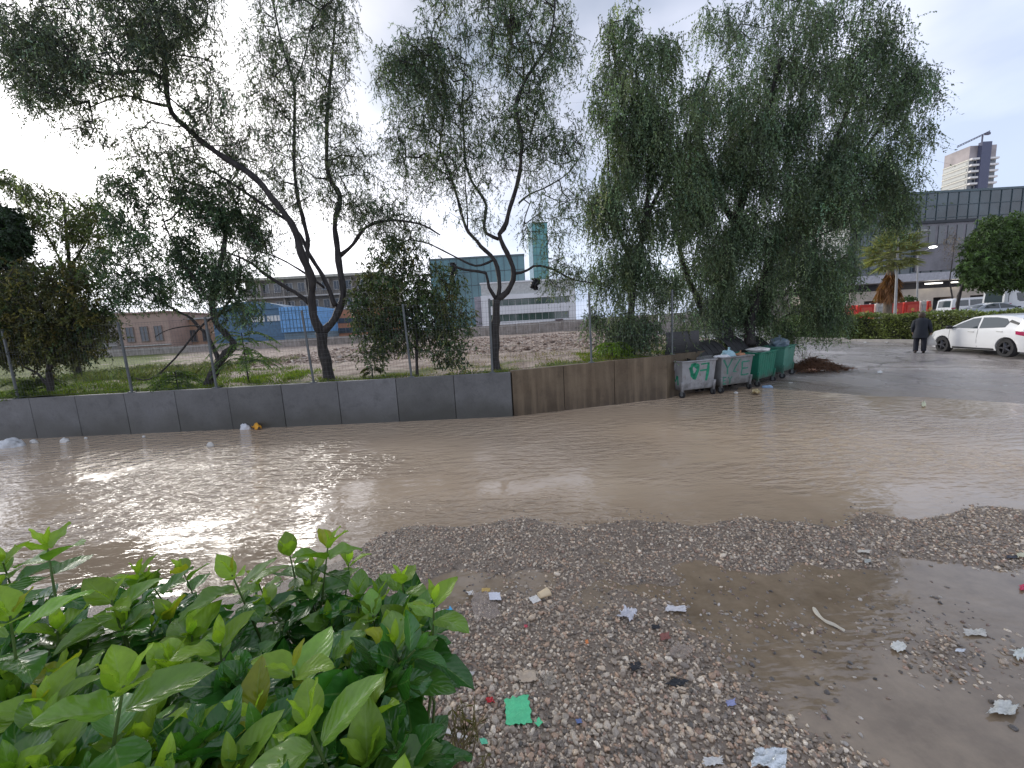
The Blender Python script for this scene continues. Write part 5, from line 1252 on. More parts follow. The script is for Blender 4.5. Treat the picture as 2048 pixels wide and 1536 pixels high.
    def top_panel(nm, xa, xb, fr0, fr1, mat, off=.014):
        V = []; nxp, nyp = 9, 9
        for i in range(nxp):
            x = xa+(xb-xa)*i/(nxp-1); z = ztop(x); w = Wf(x, z); fr = fr0+(fr1-fr0)*i/(nxp-1)
            for j in range(nyp): c_ = (j/(nyp-1)*2-1)*fr; V.append((x+off*(1 if xa > 0 else -1), w*c_, z+.035*(1-c_**2)+off))
        MB().add(V, [(i*nyp+j, i*nyp+j+1, (i+1)*nyp+j+1, (i+1)*nyp+j) for i in range(nxp-1) for j in range(nyp-1)]).build(nm, mat, r, smooth=True)
    top_panel('windscreen', *ws, M_CGL); top_panel('rear_window', *rw, M_CGL)
    if lights:
        zl = bot+.45
        side_poly('tail_light', [(x0+.02, belt-.10), (x0+.42, belt-.06), (x0+.40, belt-.17), (x0+.02, belt-.26)], M_TAIL)
        side_poly('headlight', [(x1-.05, .60), (x1-.38, .74), (x1-.42, .68), (x1-.06, .50)], M_HEAD)
        side_poly('sill', [(wheels[0]+wr+.12, bot+.01), (wheels[1]-wr-.12, bot+.01), (wheels[1]-wr-.12, bot+.07), (wheels[0]+wr+.12, bot+.07)], M_BLK)
    for s in (-1, 1):
        xm = side_win[0][0][0]-.02
        MB().box((xm, s*(Wf(xm, belt)+.09), belt+.06), (.12, .17, .12)).build('wing_mirror', M_BLK, r, bevel=.03)
    return r, side_poly, Wf
# white hatchback, its near wheels standing on traced points of the road
fw, rw_ = at_y(1888, 704.5, 15.5), at_y(2014, 712.5, 13.05); fw[2] = H_road(fw[0], fw[1])[0]; rw_[2] = H_road(rw_[0], rw_[1])[0]; d = (fw-rw_)[:2]; Lw = np.linalg.norm(d); d /= Lw; print('wheelbase', Lw, fw, rw_)
nb = np.array([d[1], -d[0]])   # away from the camera side
if nb @ fw[:2] < 0: nb = -nb
mid = (fw[:2]+rw_[:2])/2+nb*.77; mid = mid-d*(-.06)
r, sp, Wf = vehicle('parked_hatchback', 'white five door hatchback parked on the wet road at the right edge', 'car', None, (mid[0], mid[1], (fw[2]+rw_[2])/2+.0), math.atan2(d[1], d[0]), .875,
 [(2.03, .48), (2.01, .62), (1.93, .74), (1.70, .84), (1.30, .93), (.98, .985), (.55, 1.22), (.15, 1.38), (-.25, 1.435), (-.75, 1.43), (-1.25, 1.385), (-1.62, 1.31), (-1.80, 1.12), (-1.96, .98), (-2.02, .78), (-2.03, .48)], .21, .96, (-1.33, 1.21), .32,
 [[(.86, 1.0), (.50, 1.18), (.15, 1.33), (-.16, 1.365), (-.22, .98)], [(-.30, .985), (-.25, 1.368), (-.75, 1.365), (-1.12, 1.31), (-1.27, 1.18), (-1.20, 1.02)]],
 (.93, .22, .80, .86), (-1.92, -1.66, .8, .78), M_CARW, tumble=.76)
for x_, a_ in ((-.26, 0), (.92, 0)): sp('door_seam', [(x_-.006, .30), (x_+.006, .30), (x_+.006, .95), (x_-.006, .95)], M_BLK, off=.003)
sp('door_handle', [(-.12, .84), (.10, .85), (.10, .875), (-.12, .865)], M_TRIM, off=.03); sp('door_handle', [(-1.18, .86), (-.98, .87), (-.98, .895), (-1.18, .885)], M_TRIM, off=.03)
sp('roof_blade', [(-1.25, 1.20), (-1.60, 1.10), (-1.62, 1.16), (-1.3, 1.27)], M_BLK, off=.014)
MB().box((-1.66, 0, 1.36), (.28, 1.1, .03)).build('rear_spoiler', M_CARW, r, bevel=.01)
# van, sedan and minibus beyond the hedge, facing right
def far_vehicle(kind, pxc, Y, label, paint, yaw=0.0):
    c = at_y(pxc, 640, Y); z0 = float(H_road(c[0], Y)[0])
    if kind == 'van':
        return vehicle('parked_van', label, 'van', None, (c[0], Y, z0), yaw, .97, [(2.5, .5), (2.47, .85), (2.2, 1.05), (1.75, 1.15), (1.05, 1.85), (.6, 1.95), (-2.2, 1.93), (-2.42, 1.80), (-2.5, 1.0), (-2.52, .5)], .25, 1.12, (-1.55, 1.6), .34,
          [[(1.45, 1.18), (1.0, 1.72), (.35, 1.75), (.3, 1.15)], [(.15, 1.15), (.15, 1.75), (-.95, 1.75), (-.95, 1.15)], [(-1.1, 1.15), (-1.1, 1.75), (-2.15, 1.72), (-2.25, 1.15)]], (1.70, 1.08, .85, .85), (-2.495, -2.43, .8, .8), paint, tumble=.86)
    if kind == 'sedan':
        return vehicle('parked_sedan', label, 'car', None, (c[0], Y, z0), yaw, .89, [(2.28, .5), (2.25, .7), (1.9, .85), (1.15, .97), (.5, 1.28), (.1, 1.43), (-.6, 1.44), (-1.2, 1.30), (-1.65, 1.05), (-2.2, 1.0), (-2.28, .7), (-2.28, .5)], .22, .96, (-1.35, 1.35), .33,
          [[(.95, .99), (.42, 1.25), (.05, 1.37), (-.2, 1.38), (-.22, .98)], [(-.3, .98), (-.28, 1.38), (-.62, 1.38), (-1.12, 1.27), (-1.35, 1.03)]], (1.1, .15, .82, .86), (-1.62, -1.18, .8, .8), paint, tumble=.76)
    return vehicle('minibus', label, 'minibus', None, (c[0], Y, z0), yaw, 1.05, [(3.0, .6), (2.95, 1.1), (2.5, 1.5), (1.9, 2.35), (1.4, 2.55), (-2.7, 2.55), (-2.95, 2.4), (-3.0, .6)], .3, 1.4, (-1.9, 2.0), .38,
          [[(1.9, 1.45), (1.5, 2.25), (.6, 2.3), (.6, 1.45)], [(.45, 1.45), (.45, 2.3), (-2.75, 2.3), (-2.8, 1.45)]], (2.45, 1.95, .85, .85), (-2.99, -2.95, .8, .8), paint, tumble=.88)
far_vehicle('van', 1940, 40, 'white van parked beyond the hedge in front of the arcade', M_CARW, R(-8))
far_vehicle('sedan', 1985, 33, 'silver car beyond the hedge just right of the white van', M_SILV, R(-12))
far_vehicle('sedan', 1958, 46, 'dark grey car whose roof shows above the white van', plain('grey_car_paint', (.12, .12, .13), rough=.3, metal=.4, bmp=0), R(-5))
far_vehicle('minibus', 2062, 33, 'white roofed minibus with dark windows cut by the right edge', M_CARW, R(-8))

# ================================================================ PEOPLE
def skin_person(name, label, loc, yaw, J, rad, edges, col_skin, parts=None):
    root = empty(name, loc, label, 'person', None, yaw)
    ks = list(J.keys()); me = bpy.data.meshes.new('body'); me.from_pydata([J[k] for k in ks], [(ks.index(a), ks.index(b)) for a, b in edges], []); me.update()
    o = bpy.data.objects.new('body', me); COL.objects.link(o); o.parent = root
    sk = o.modifiers.new('skin', 'SKIN'); sk.use_smooth_shade = True
    for i, k in enumerate(ks):
        sv = me.skin_vertices[0].data[i]; rr = rad[k]; sv.radius = rr if isinstance(rr, tuple) else (rr, rr); sv.use_root = (k == 'pelvis')
    ss = o.modifiers.new('sub', 'SUBSURF'); ss.levels = 2; ss.render_levels = 2
    bpy.context.view_layer.update(); dg = bpy.context.evaluated_depsgraph_get(); m2 = bpy.data.meshes.new_from_object(o.evaluated_get(dg)); o.modifiers.clear(); o.data = m2; m2.name = 'body'
    m2.materials.clear(); m2.materials.append(col_skin); m2.polygons.foreach_set('use_smooth', np.ones(len(m2.polygons), bool))
    return root, o
def ellip_shell(rows, n=20, closed_top=False):
    """rows: (cx, cy, z, rx, ry) -> tapered cloth shell"""
    V = []; Fc = []
    for (cx_, cy_, z, rx, ry) in rows:
        for k in range(n): th = 2*math.pi*k/n; wob = 1+.04*math.sin(3*th+z*9); V.append((cx_+rx*wob*math.cos(th), cy_+ry*wob*math.sin(th), z))
    for i in range(len(rows)-1):
        for k in range(n): Fc.append((i*n+k, i*n+(k+1) % n, (i+1)*n+(k+1) % n, (i+1)*n+k))
    if closed_top: Fc.append(tuple((len(rows)-1)*n+k for k in range(n)))
    return V, Fc
def limb_cloth(pts, rads, n=12):
    return MB().tube(pts, rads, n)
def person():
    g = ground(1838, 706); z0 = float(H_road(g[0], g[1])[0]); S = 1.0
    # local: facing -y would face the camera; the figure walks away to the right (facing +y)
    J = dict(pelvis=(0, 0, .86), waist=(0, .01, 1.0), chest=(0, .05, 1.20), neck=(0, .09, 1.36), throat=(0, .115, 1.42), head=(0, .14, 1.50), crown=(0, .145, 1.58),
             hipl=(-.09, 0, .83), kneel=(-.10, .10, .46), anklel=(-.11, -.04, .09), toel=(-.115, .12, .04), hipr=(.09, 0, .83), kneer=(.11, .02, .46), ankler=(.12, .0, .08), toer=(.13, .17, .035),
             shl=(-.17, .07, 1.30), ell=(-.24, .02, 1.05), wrl=(-.22, .16, .86), hl=(-.215, .20, .80), shr=(.17, .07, 1.30), elr=(.25, .03, 1.04), wrr=(.29, .10, .82), hr=(.295, .12, .755))
    rad = dict(pelvis=(.13, .11), waist=(.12, .10), chest=(.15, .11), neck=.06, throat=.055, head=(.085, .095), crown=(.06, .07), hipl=.085, kneel=.058, anklel=.04, toel=.035, hipr=.085, kneer=.058, ankler=.04, toer=.035,
               shl=.06, ell=.043, wrl=.028, hl=(.038, .018), shr=.06, elr=.043, wrr=.028, hr=(.038, .018))
    E = [('pelvis', 'waist'), ('waist', 'chest'), ('chest', 'neck'), ('neck', 'throat'), ('throat', 'head'), ('head', 'crown'), ('pelvis', 'hipl'), ('hipl', 'kneel'), ('kneel', 'anklel'), ('anklel', 'toel'), ('pelvis', 'hipr'), ('hipr', 'kneer'), ('kneer', 'ankler'), ('ankler', 'toer'),
         ('chest', 'shl'), ('shl', 'ell'), ('ell', 'wrl'), ('wrl', 'hl'), ('chest', 'shr'), ('shr', 'elr'), ('elr', 'wrr'), ('wrr', 'hr')]
    for s, h in ((-1, 'hl'), (1, 'hr')):   # fingers and thumb
        b = np.array(J[h])
        for i, (dy, ln) in enumerate(((-.026, .058), (-.009, .07), (.009, .066), (.025, .05))):
            a1 = b+np.array([0, dy, -.035]); a2 = a1+np.array([-s*.012, .006, -ln*.55]); a3 = a2+np.array([-s*.022, .008, -ln*.4])
            for j, q in enumerate((a1, a2, a3)): J[f'{h}f{i}{j}'] = tuple(q); rad[f'{h}f{i}{j}'] = .0085-.001*j
            E += [(h, f'{h}f{i}0'), (f'{h}f{i}0', f'{h}f{i}1'), (f'{h}f{i}1', f'{h}f{i}2')]
        t1 = b+np.array([-s*.01, .04, .0]); t2 = t1+np.array([-s*.012, .018, -.03]); J[h+'t0'] = tuple(t1); J[h+'t1'] = tuple(t2); rad[h+'t0'] = .010; rad[h+'t1'] = .0085; E += [(h, h+'t0'), (h+'t0', h+'t1')]
    r, body = skin_person('person', 'person in a dark coat walking beside the white hatchback with a pale bag', (g[0], g[1], z0), R(-44), J, rad, E, plain('skin', (.42, .26, .19), rough=.55, bmp=0))
    coat = plain('navy_coat', (.013, .017, .026), rough=.75); tr = plain('dark_trousers', (.012, .014, .024), rough=.8); hair = plain('brown_hair', (.055, .035, .022), rough=.6)
    V, Fc = ellip_shell([(0, .0, .62, .23, .18), (0, .0, .80, .215, .17), (0, .01, .98, .185, .15), (0, .04, 1.15, .20, .15), (0, .06, 1.27, .225, .145), (0, .075, 1.345, .20, .125), (0, .085, 1.385, .13, .095), (0, .10, 1.42, .08, .08)])
    cm = MB().add(V, Fc)
    for s in ('l', 'r'): cm.tube([J['sh'+s], J['el'+s], J['wr'+s]], [.085, .065, .05], 12)
    cm.build('coat', coat, r, smooth=True)
    t = MB()
    for s in ('l', 'r'):
        t.tube([(J['hip'+s][0], 0, .84), J['knee'+s], tuple(np.array(J['ankle'+s])+np.array([0, 0, .0]))], [.11, .085, .075], 12)
    t.build('trousers', tr, r, smooth=True)
    for s in ('l', 'r'):
        a = np.array(J['ankle'+s]); b = np.array(J['toe'+s]); V0, F0 = ico(2); sh = MB(); c = (a+b)/2; sh.add(V0*np.array([.052, .14, .045])+np.array([c[0], c[1], .045 if s == 'r' else .05]), [tuple(f) for f in F0]); sh.build('shoe', M_BLK, r, smooth=True)
    V0, F0 = ico(3); V0 = V0*np.array([.108, .118, .125]); V0 = V0*(1+.03*np.sin(V0[:, :1]*60)); V0[:, 1] = np.where(V0[:, 1] > .045, .045+(V0[:, 1]-.045)*.25, V0[:, 1]); V0[:, 2] = np.where(V0[:, 2] < -.05, V0[:, 2]*1.15, V0[:, 2])
    MB().add(V0+np.array([0, .135, 1.525]), [tuple(f) for f in F0]).build('hair', hair, r, smooth=True)
    fc = MB()  # face on the far side of the head: nose, eyes, mouth
    fc.tube([(0, .232, 1.515), (0, .256, 1.487)], [.010, .015], 8); fc.build('nose', plain('skin', (.42, .26, .19)), r, smooth=True)
    for s in (-1, 1):
        e = MB(); V1, F1 = ico(2); e.add(V1*.011+np.array([s*.033, .226, 1.513]), [tuple(f) for f in F1]); e.build('eye', M_WPL, r, smooth=True)
        e = MB(); e.add(V1*np.array([.012, .02, .028])+np.array([s*.095, .14, 1.495]), [tuple(f) for f in F1]); e.build('ear', plain('skin', (.42, .26, .19)), r, smooth=True)
    MB().box((0, .232, 1.452), (.042, .012, .009)).build('mouth', plain('lips', (.3, .1, .09)), r, bevel=.004)
    # bag in the right hand
    hr = np.array(J['hr'])+np.array([0, 0, -.06]); ca, sa = math.cos(R(-44)), math.sin(R(-44))
    w = (g[0]+hr[0]*ca-hr[1]*sa, g[1]+hr[0]*sa+hr[1]*ca, z0+hr[2])
    V, Fc = ellip_shell([(0, 0, -.40, .15, .08), (0, 0, -.36, .19, .10), (0, 0, -.22, .15, .085), (0, 0, -.10, .085, .06), (0, 0, -.03, .04, .03), (0, 0, .035, .028, .02)], 18)
    Fc.append(tuple(range(18))[::-1])
    o = MB().add(V, Fc).build('carrier_bag', plain('white_film_bag', (.62, .60, .56), rough=.45, bs=25, bmp=.6), None, smooth=True); o.location = w; o.rotation_euler = (0, 0, R(-44)); tag(o, 'pale plastic carrier bag hanging from the hand of the walking person', 'bag')
person()
# ================================================================ BAGS, RUBBISH HEAP
M_FILMW = plain('white_film', (.70, .70, .70), rough=.35, var=.12, vs=20, bs=30, bmp=.5)
def bag(name, label, loc, r, col, cat='rubbish bag', sq=(1, 1, .8), rz=0.0, knot=True):
    V0, F0 = ico(4); V = []
    sd_ = rng.uniform(0, 50)
    for v in V0:
        q = Vector(v); n_ = mnoise.noise(q*1.6+Vector((sd_, 0, 0)))*.28+mnoise.noise(q*4+Vector((sd_, 5, 0)))*.12+abs(mnoise.noise(q*9+Vector((0, sd_, 0))))*.10
        V.append(v*(1+n_)*np.array(sq)*r)
    V = np.array(V); V[:, 2] = np.maximum(V[:, 2], -.62*r*sq[2])
    root = empty(name, loc, label, cat, None, rz)
    mat = plain('film_%d_%d_%d' % tuple(int(c*99) for c in col), col, rough=.32, var=.15, vs=12, bs=45, bmp=.6)
    raw_mesh('bag_body', V, F0, mat, root, smooth=True)
    if knot:
        k = MB(); z = V[:, 2].max(); k.tube([(0, 0, z-.04), (0, 0, z+.01), (.02, .01, z+.05)], [.045*r/.2, .018*r/.2, .04*r/.2], 9); k.build('knot', mat, root, smooth=True)
    return root
def in_bin(i, lx, ly, lz):
    r, c, z0, w = BIN[i]; a = r.rotation_euler[2]; return (c[0]+lx*math.cos(a)-ly*math.sin(a), c[1]+lx*math.sin(a)+ly*math.cos(a), z0+lz)
bag('rubbish_bag', 'pale blue and white knotted bag on the dark grey container', in_bin(1, -.12, -.18, 1.0), .17, (.35, .55, .62), sq=(1.1, .9, .9))
bag('rubbish_bag', 'flat white bag drooping over the left rim of the dark grey container', in_bin(1, -.42, -.22, .98), .14, (.72, .74, .76), sq=(1.5, .9, .45), knot=False)
bag('rubbish_bag', 'small orange brown bag at the right of the dark grey container', in_bin(1, .22, -.26, .99), .10, (.42, .2, .1), sq=(1.2, .9, .7))
bag('rubbish_bag', 'black bag filling the inside of the dark grey container', in_bin(1, .12, .12, .93), .24, (.02, .02, .022), sq=(1.5, .9, .6))
bag('rubbish_bag', 'white crumpled sack lying on top of the deep green container', in_bin(2, -.1, -.1, 1.02), .17, (.74, .72, .70), sq=(1.9, 1.0, .5), knot=False)
bag('rubbish_bag', 'black bag inside the deep green container under the white sack', in_bin(2, .1, .12, .9), .26, (.02, .022, .02), sq=(1.6, .9, .5))
bag('rubbish_bag', 'bulging grey blue bag sitting on the last green container', in_bin(3, -.12, -.08, 1.07), .21, (.16, .22, .27), sq=(1.3, 1.0, .85))
bag('rubbish_bag', 'black bag low inside the light grey container', in_bin(0, .0, .05, .74), .3, (.02, .02, .02), sq=(1.5, 1.0, .6))
# dead branches
def branch_pile():
    c = ground(1628, 740); root = empty('branch_pile', (c[0], c[1], max(0, float(H_road(c[0], c[1])[0]))), 'heap of dead brown branches and leaves beside the last green container', 'branch pile'); A, B = [], []
    for _ in range(620):
        q = np.clip(rng.normal(0, 1, 3), -1.7, 1.7)*np.array([.45, .36, 0]); h = .42*math.exp(-(q[0]**2/.5+q[1]**2/.3))*rng.random(); d = rng.normal(0, 1, 3)*np.array([1, 1, .35]); d /= np.linalg.norm(d); L = rng.uniform(.08, .38)
        a = q+np.array([0, 0, h+.03]); A.append(a-d*L/2); B.append(a+d*L/2)
    for _ in range(10): a = np.array([rng.uniform(-.45, -.2), rng.uniform(-.1, .1), .0]); A.append(a); B.append(a+np.array([rng.uniform(-.15, .3), .05, rng.uniform(.4, .7)]))
    A, B = np.array(A), np.array(B); A[:, 2] = np.maximum(A[:, 2], .01); B[:, 2] = np.maximum(B[:, 2], .01)
    V, Fc = seg_tubes(A, B, rng.uniform(.005, .014, len(A)), np.full(len(A), .004), 4); raw_mesh('branches', V, Fc, plain('dead_wood', (.16, .085, .05), rough=.85, var=.35), root)
    n = 1800; P = rng.normal(0, 1, (n, 3))*np.array([.45, .36, 0]); P[:, 2] = .4*np.exp(-(P[:, 0]**2/.5+P[:, 1]**2/.3))*rng.random(n)+.02
    V, Fc, C = leaf_quads(P, rng.normal(0, 1, (n, 3))*np.array([1, 1, .5]), rng.uniform(.04, .09, n), rng.uniform(.012, .02, n), np.array([(.11, .055, .035)])*np.exp(rng.normal(0, .4, (n, 1)))); raw_mesh('dead_leaves', V, Fc, M_GRASS, root, col=C)
branch_pile()
# ================================================================ LITTER
def patch_basis(px, py, w, h):
    c = ground(px, py); ex = (ground(px+w/2, py)-ground(px-w/2, py))/2; ey = (ground(px, py-h/2)-ground(px, py+h/2))/2
    ex[2] = 0; ey[2] = 0; z = max(float(H_road(c[0], c[1])[0]), 0); return np.array([c[0], c[1], z]), ex, ey
LCOL = {}
def litter(name, label, cat, px, py, w, h, col, crumple=.25, torn=.15, rot=0.0, lift=.012, rough=.5, n=14, square=True, metal=0.0, group=None, clear=False):
    k_ = .85 if w < 200 and col != (.12, .68, .33) else 1; c, ex, ey = patch_basis(px, py, w*k_, h*k_); size = min(np.linalg.norm(ex), np.linalg.norm(ey)); sd_ = rng.uniform(0, 99); V = []
    ca, sa = math.cos(rot), math.sin(rot)
    for j in range(n+1):
        for i in range(n+1):
            u, v = i/n*2-1, j/n*2-1
            if not square: k = max(abs(u), abs(v))/(math.hypot(u, v)+1e-6) if (u or v) else 1; u, v = u*k, v*k
            e = max(abs(u), abs(v)) if square else math.hypot(u, v)
            tr_ = 1+torn*e**3*(mnoise.noise(Vector((u*3.2+sd_, v*3.2, 1)))*1.1+mnoise.noise(Vector((u*6+sd_, v*6, 2)))*.3)
            u, v = u*tr_, v*tr_; x, y = u*ca-v*sa, u*sa+v*ca
            z = crumple*size*(mnoise.noise(Vector((u*1.5+sd_, v*1.5, 5)))+.55*abs(mnoise.noise(Vector((u*3.4, v*3.4+sd_, 9))))+.35*mnoise.noise(Vector((u*7, v*7+sd_, 4))))
            p_ = ex*x+ey*y; V.append((p_[0], p_[1], max(z+crumple*size*.35, -.004)))
    Fc = [(j*(n+1)+i, j*(n+1)+i+1, (j+1)*(n+1)+i+1, (j+1)*(n+1)+i) for j in range(n) for i in range(n)]
    key = (tuple(col), rough, metal, clear)
    if key not in LCOL:
        m_ = plain('litter_%d' % len(LCOL), col, rough=rough, metal=metal, var=.12, vs=30, bs=120, bmp=.3)
        if clear:
            p_ = m_.node_tree.nodes['Principled BSDF']; p_.inputs['Alpha'].default_value = .38; p_.inputs['Roughness'].default_value = .15
        LCOL[key] = m_
    o = raw_mesh(name, V, Fc, LCOL[key], smooth=crumple > .3); o.location = (c[0], c[1], c[2]+lift)
    s = o.modifiers.new('thick', 'SOLIDIFY'); s.thickness = .0012; s.offset = 1
    return tag(o, label, cat, group)
Wt_, Cr, Bl = (.74, .73, .70), (.68, .58, .40), (.02, .022, .028)
litter('paper_scrap', 'bright mint green torn paper sheet lying on the gravel', 'paper', 1036, 1426, 50, 52, (.12, .68, .33), .06, .22, .1, .016)
litter('paper_scrap', 'tiny mint green paper scrap just right of the big green sheet', 'paper', 1077, 1449, 12, 14, (.12, .68, .33), .2, .3, .7, .012, n=6)
litter('paper_scrap', 'small mint green scrap near the dried weed at the bottom', 'paper', 968, 1487, 16, 14, (.14, .66, .4), .15, .25, .3, .012, n=6)
litter('film_scrap', 'crumpled blue film at the right edge of the leafy bush', 'plastic film', 897, 1235, 26, 24, (.08, .45, .78), .5, .3, .4, .01)
litter('plastic_bag', 'clear wet plastic bag spread flat in the puddle right of the bush', 'bag', 970, 1213, 58, 60, (.5, .42, .36), .18, .25, .2, .008, rough=.15, clear=True, n=18)
litter('paper_scrap', 'white label on the clear bag in the puddle', 'paper', 990, 1200, 27, 15, (.72, .74, .82), .12, .1, .1, .03)
litter('paper_scrap', 'tiny white torn piece at the left corner of the clear bag', 'paper', 942, 1191, 14, 10, Wt_, .4, .4, .3, .02, n=8)
litter('wrapper', 'mustard yellow wrapper in the puddle above the clear bag', 'wrapper', 972, 1183, 20, 8, (.55, .38, .12), .15, .2, 0, .012, n=8)
litter('wrapper', 'yellow brown wrapper half hidden by the bush tips', 'wrapper', 822, 1186, 20, 9, (.55, .40, .12), .2, .2, 0, .012, n=8)
litter('paper_scrap', 'white card scrap lying against the cream paper cup', 'paper', 1070, 1202, 22, 13, Wt_, .1, .12, .5, .012)
litter('tissue', 'crumpled white tissue on gravel, left of the long white strip', 'tissue', 1255, 1234, 34, 20, (.72, .72, .76), .7, .45, -.5, .012, n=18)
litter('tissue', 'long folded white tissue strip at the puddle edge', 'tissue', 1352, 1222, 48, 13, (.74, .73, .74), .55, .2, -.15, .012, n=18)
litter('paper_scrap', 'oval white scrap floating in the shallow puddle', 'paper', 1797, 1297, 36, 24, (.74, .74, .68), .25, .3, -.6, .01, square=False)
litter('tissue', 'wet white tissue in the puddle above the silvery scrap', 'tissue', 1948, 1268, 46, 15, (.62, .60, .54), .3, .4, .0, .008)
litter('foil_scrap', 'tiny silvery scrap below the wet tissue in the puddle', 'foil', 1920, 1304, 22, 7, (.7, .74, .78), .3, .3, -.2, .01, n=8, rough=.2)
litter('paper_scrap', 'white leaf shaped paper at the right edge of the puddle', 'paper', 2040, 1312, 30, 22, (.70, .73, .68), .35, .6, .3, .01)
litter('tissue', 'large wet white tissue in the puddle near the bottom right corner', 'tissue', 2008, 1423, 62, 30, (.70, .71, .66), .35, .4, -.2, .008, n=18)
litter('foil_sheet', 'crinkled silver foil sheet at the bottom edge of the photo', 'foil', 1538, 1528, 78, 44, (.72, .76, .77), .5, .15, -.1, .02, rough=.22, metal=.7, n=22)
litter('tissue', 'white torn tissue at the bottom edge left of the foil', 'tissue', 1424, 1529, 44, 20, Wt_, .45, .6, .2, .014)
litter('film_scrap', 'black plastic scrap on gravel, upper of the two black ones', 'plastic film', 1272, 1338, 26, 17, Bl, .3, .4, .3, .014, rough=.3)
litter('film_scrap', 'long black plastic scrap at the puddle edge, lower of the two', 'plastic film', 1354, 1370, 36, 17, Bl, .3, .4, -.5, .014, rough=.3)
litter('film_scrap', 'small black film scrap near the brick red stain on gravel', 'plastic film', 1312, 1257, 18, 9, Bl, .3, .4, .1, .01, rough=.3, n=8)
litter('film_scrap', 'faded brick red film scrap by the puddle edge', 'plastic film', 1330, 1276, 22, 16, (.28, .11, .09), .2, .3, .2, .01)
litter('film_scrap', 'shiny red film scrap left of the mint green sheet', 'plastic film', 981, 1406, 18, 12, (.55, .02, .03), .7, .4, .2, .014, rough=.2, n=10)
litter('film_scrap', 'tiny pink red scrap on gravel below the clear bag', 'plastic film', 1052, 1256, 8, 7, (.6, .08, .12), .5, .3, .2, .012, n=5)
litter('film_scrap', 'tiny orange scrap on the gravel right of centre', 'plastic film', 1174, 1288, 7, 9, (.75, .25, .08), .5, .3, .2, .014, n=5)
litter('film_scrap', 'red film scrap at the right edge of the big puddle', 'plastic film', 2046, 1178, 18, 12, (.65, .05, .12), .4, .4, .2, .01, n=8)
litter('film_scrap', 'pale violet film crumple under the lower right bush leaves', 'plastic film', 849, 1368, 22, 34, (.38, .42, .72), .6, .4, .2, .014)
litter('film_scrap', 'small lilac blue scrap on gravel near the puddle in the lower right', 'plastic film', 1462, 1411, 22, 13, (.35, .38, .62), .5, .5, .2, .014, n=10)
litter('film_scrap', 'tiny blue scrap on gravel right of the mint green sheet', 'plastic film', 1158, 1447, 13, 10, (.16, .22, .45), .4, .4, .1, .012, n=6)
litter('paper_scrap', 'beige and orange printed wrapper above the green sheet', 'wrapper', 1055, 1358, 44, 26, (.55, .45, .34), .35, .4, .2, .014)
litter('plastic_bag', 'translucent beige film right of the beige wrapper on gravel', 'bag', 1098, 1364, 30, 28, (.5, .44, .36), .4, .5, .4, .014, clear=True)
litter('plastic_bag', 'dirty translucent film sheet by the puddle edge right of centre', 'bag', 1362, 1308, 50, 30, (.5, .42, .35), .3, .5, -.4, .012, clear=True)
litter('paper_scrap', 'greyish white wet paper right of the bush lower leaves', 'paper', 935, 1355, 30, 16, (.6, .58, .54), .4, .5, -.3, .014)
litter('paper_scrap', 'small pale flat scrap on the gravel ridge at right', 'paper', 1727, 1106, 28, 7, (.62, .58, .5), .3, .3, -.1, .014, n=8)
litter('paper_scrap', 'faint grey scrap just below the flat one on the ridge', 'paper', 1735, 1125, 15, 8, (.45, .46, .42), .3, .3, .1, .012, n=8)
litter('paper_scrap', 'pale yellow scrap at the right edge beyond the ridge', 'paper', 2041, 1115, 18, 12, (.66, .64, .46), .5, .4, .1, .014, n=8)
litter('food_box', 'dark flattened carton near the right edge behind the puddle', 'carton', 2024, 1117, 26, 7, (.04, .045, .06), .3, .3, .1, .012, n=8)
# floating litter on the flood
def floater(label, px, py, w, h, col, cr=.7, cat='plastic bag', name='floating_bag'):
    c, ex, ey = patch_basis(px, py, w, h*3.0); r = np.linalg.norm(ex)
    return bag(name, label, (c[0], c[1], .02), max(r, .015), col, cat, (1, .6, max(.18, min(.9, h/w*1.3))), math.atan2(ex[1], ex[0]), knot=False)
floater('white plastic bag floating by the wall at the far left edge', 22, 893, 36, 17, (.62, .64, .66))
floater('white half of a floating bag next to the orange packet by the wall', 491, 858, 17, 12, (.72, .74, .78))
litter('packet', 'orange yellow packet floating beside a white bag near the wall', 'packet', 514, 857, 22, 9, (.85, .42, .04), .9, .2, 0, .02, n=10)
floater('small white foam scrap floating below the long grey wall', 421, 893, 12, 8, (.66, .64, .60), cat='foam scrap', name='foam_scrap')
for i, (x, y, w) in enumerate(((68, 886, 11), (130, 884, 13), (172, 878, 5), (288, 875, 5))):
    floater(('little white scrap floating right of the leftmost white bag', 'white scrap floating second from the leftmost bag near the wall', 'very tiny white speck of foam by the third wall joint', 'very tiny white speck afloat below the leftmost fence post')[i], x, y, w, w*.6, (.68, .68, .66), cat='foam scrap', name='foam_scrap')
# litter by the containers
litter('carton', 'torn yellow beige carton in front of the containers', 'carton', 1512, 788, 18, 8, (.62, .50, .27), .9, .3, .1, .03)
floater('blue and white bag lying in front of the deep green container', 1535, 775, 20, 7, (.28, .42, .60), cat='plastic bag', name='discarded_bag')
floater('tiny white ball of rubbish under the dark grey container', 1472, 787, 8, 4, (.7, .7, .7), cat='tissue', name='tissue_ball')
floater('white bag scrap in front of the last green container', 1583, 765, 22, 5, (.7, .68, .66), cat='plastic bag', name='discarded_bag')
floater('light blue film half sunk right of the containers', 1631, 769, 14, 5, (.35, .55, .62), cat='plastic film', name='discarded_bag')
litter('cardboard_piece', 'orange brown cardboard against the last green container', 'cardboard', 1602, 736, 16, 9, (.42, .2, .09), 1.0, .3, .1, .06)
litter('cardboard_piece', 'pinkish flattened cardboard at the foot of the branch heap', 'cardboard', 1622, 744, 22, 7, (.55, .32, .22), .7, .3, .1, .05)
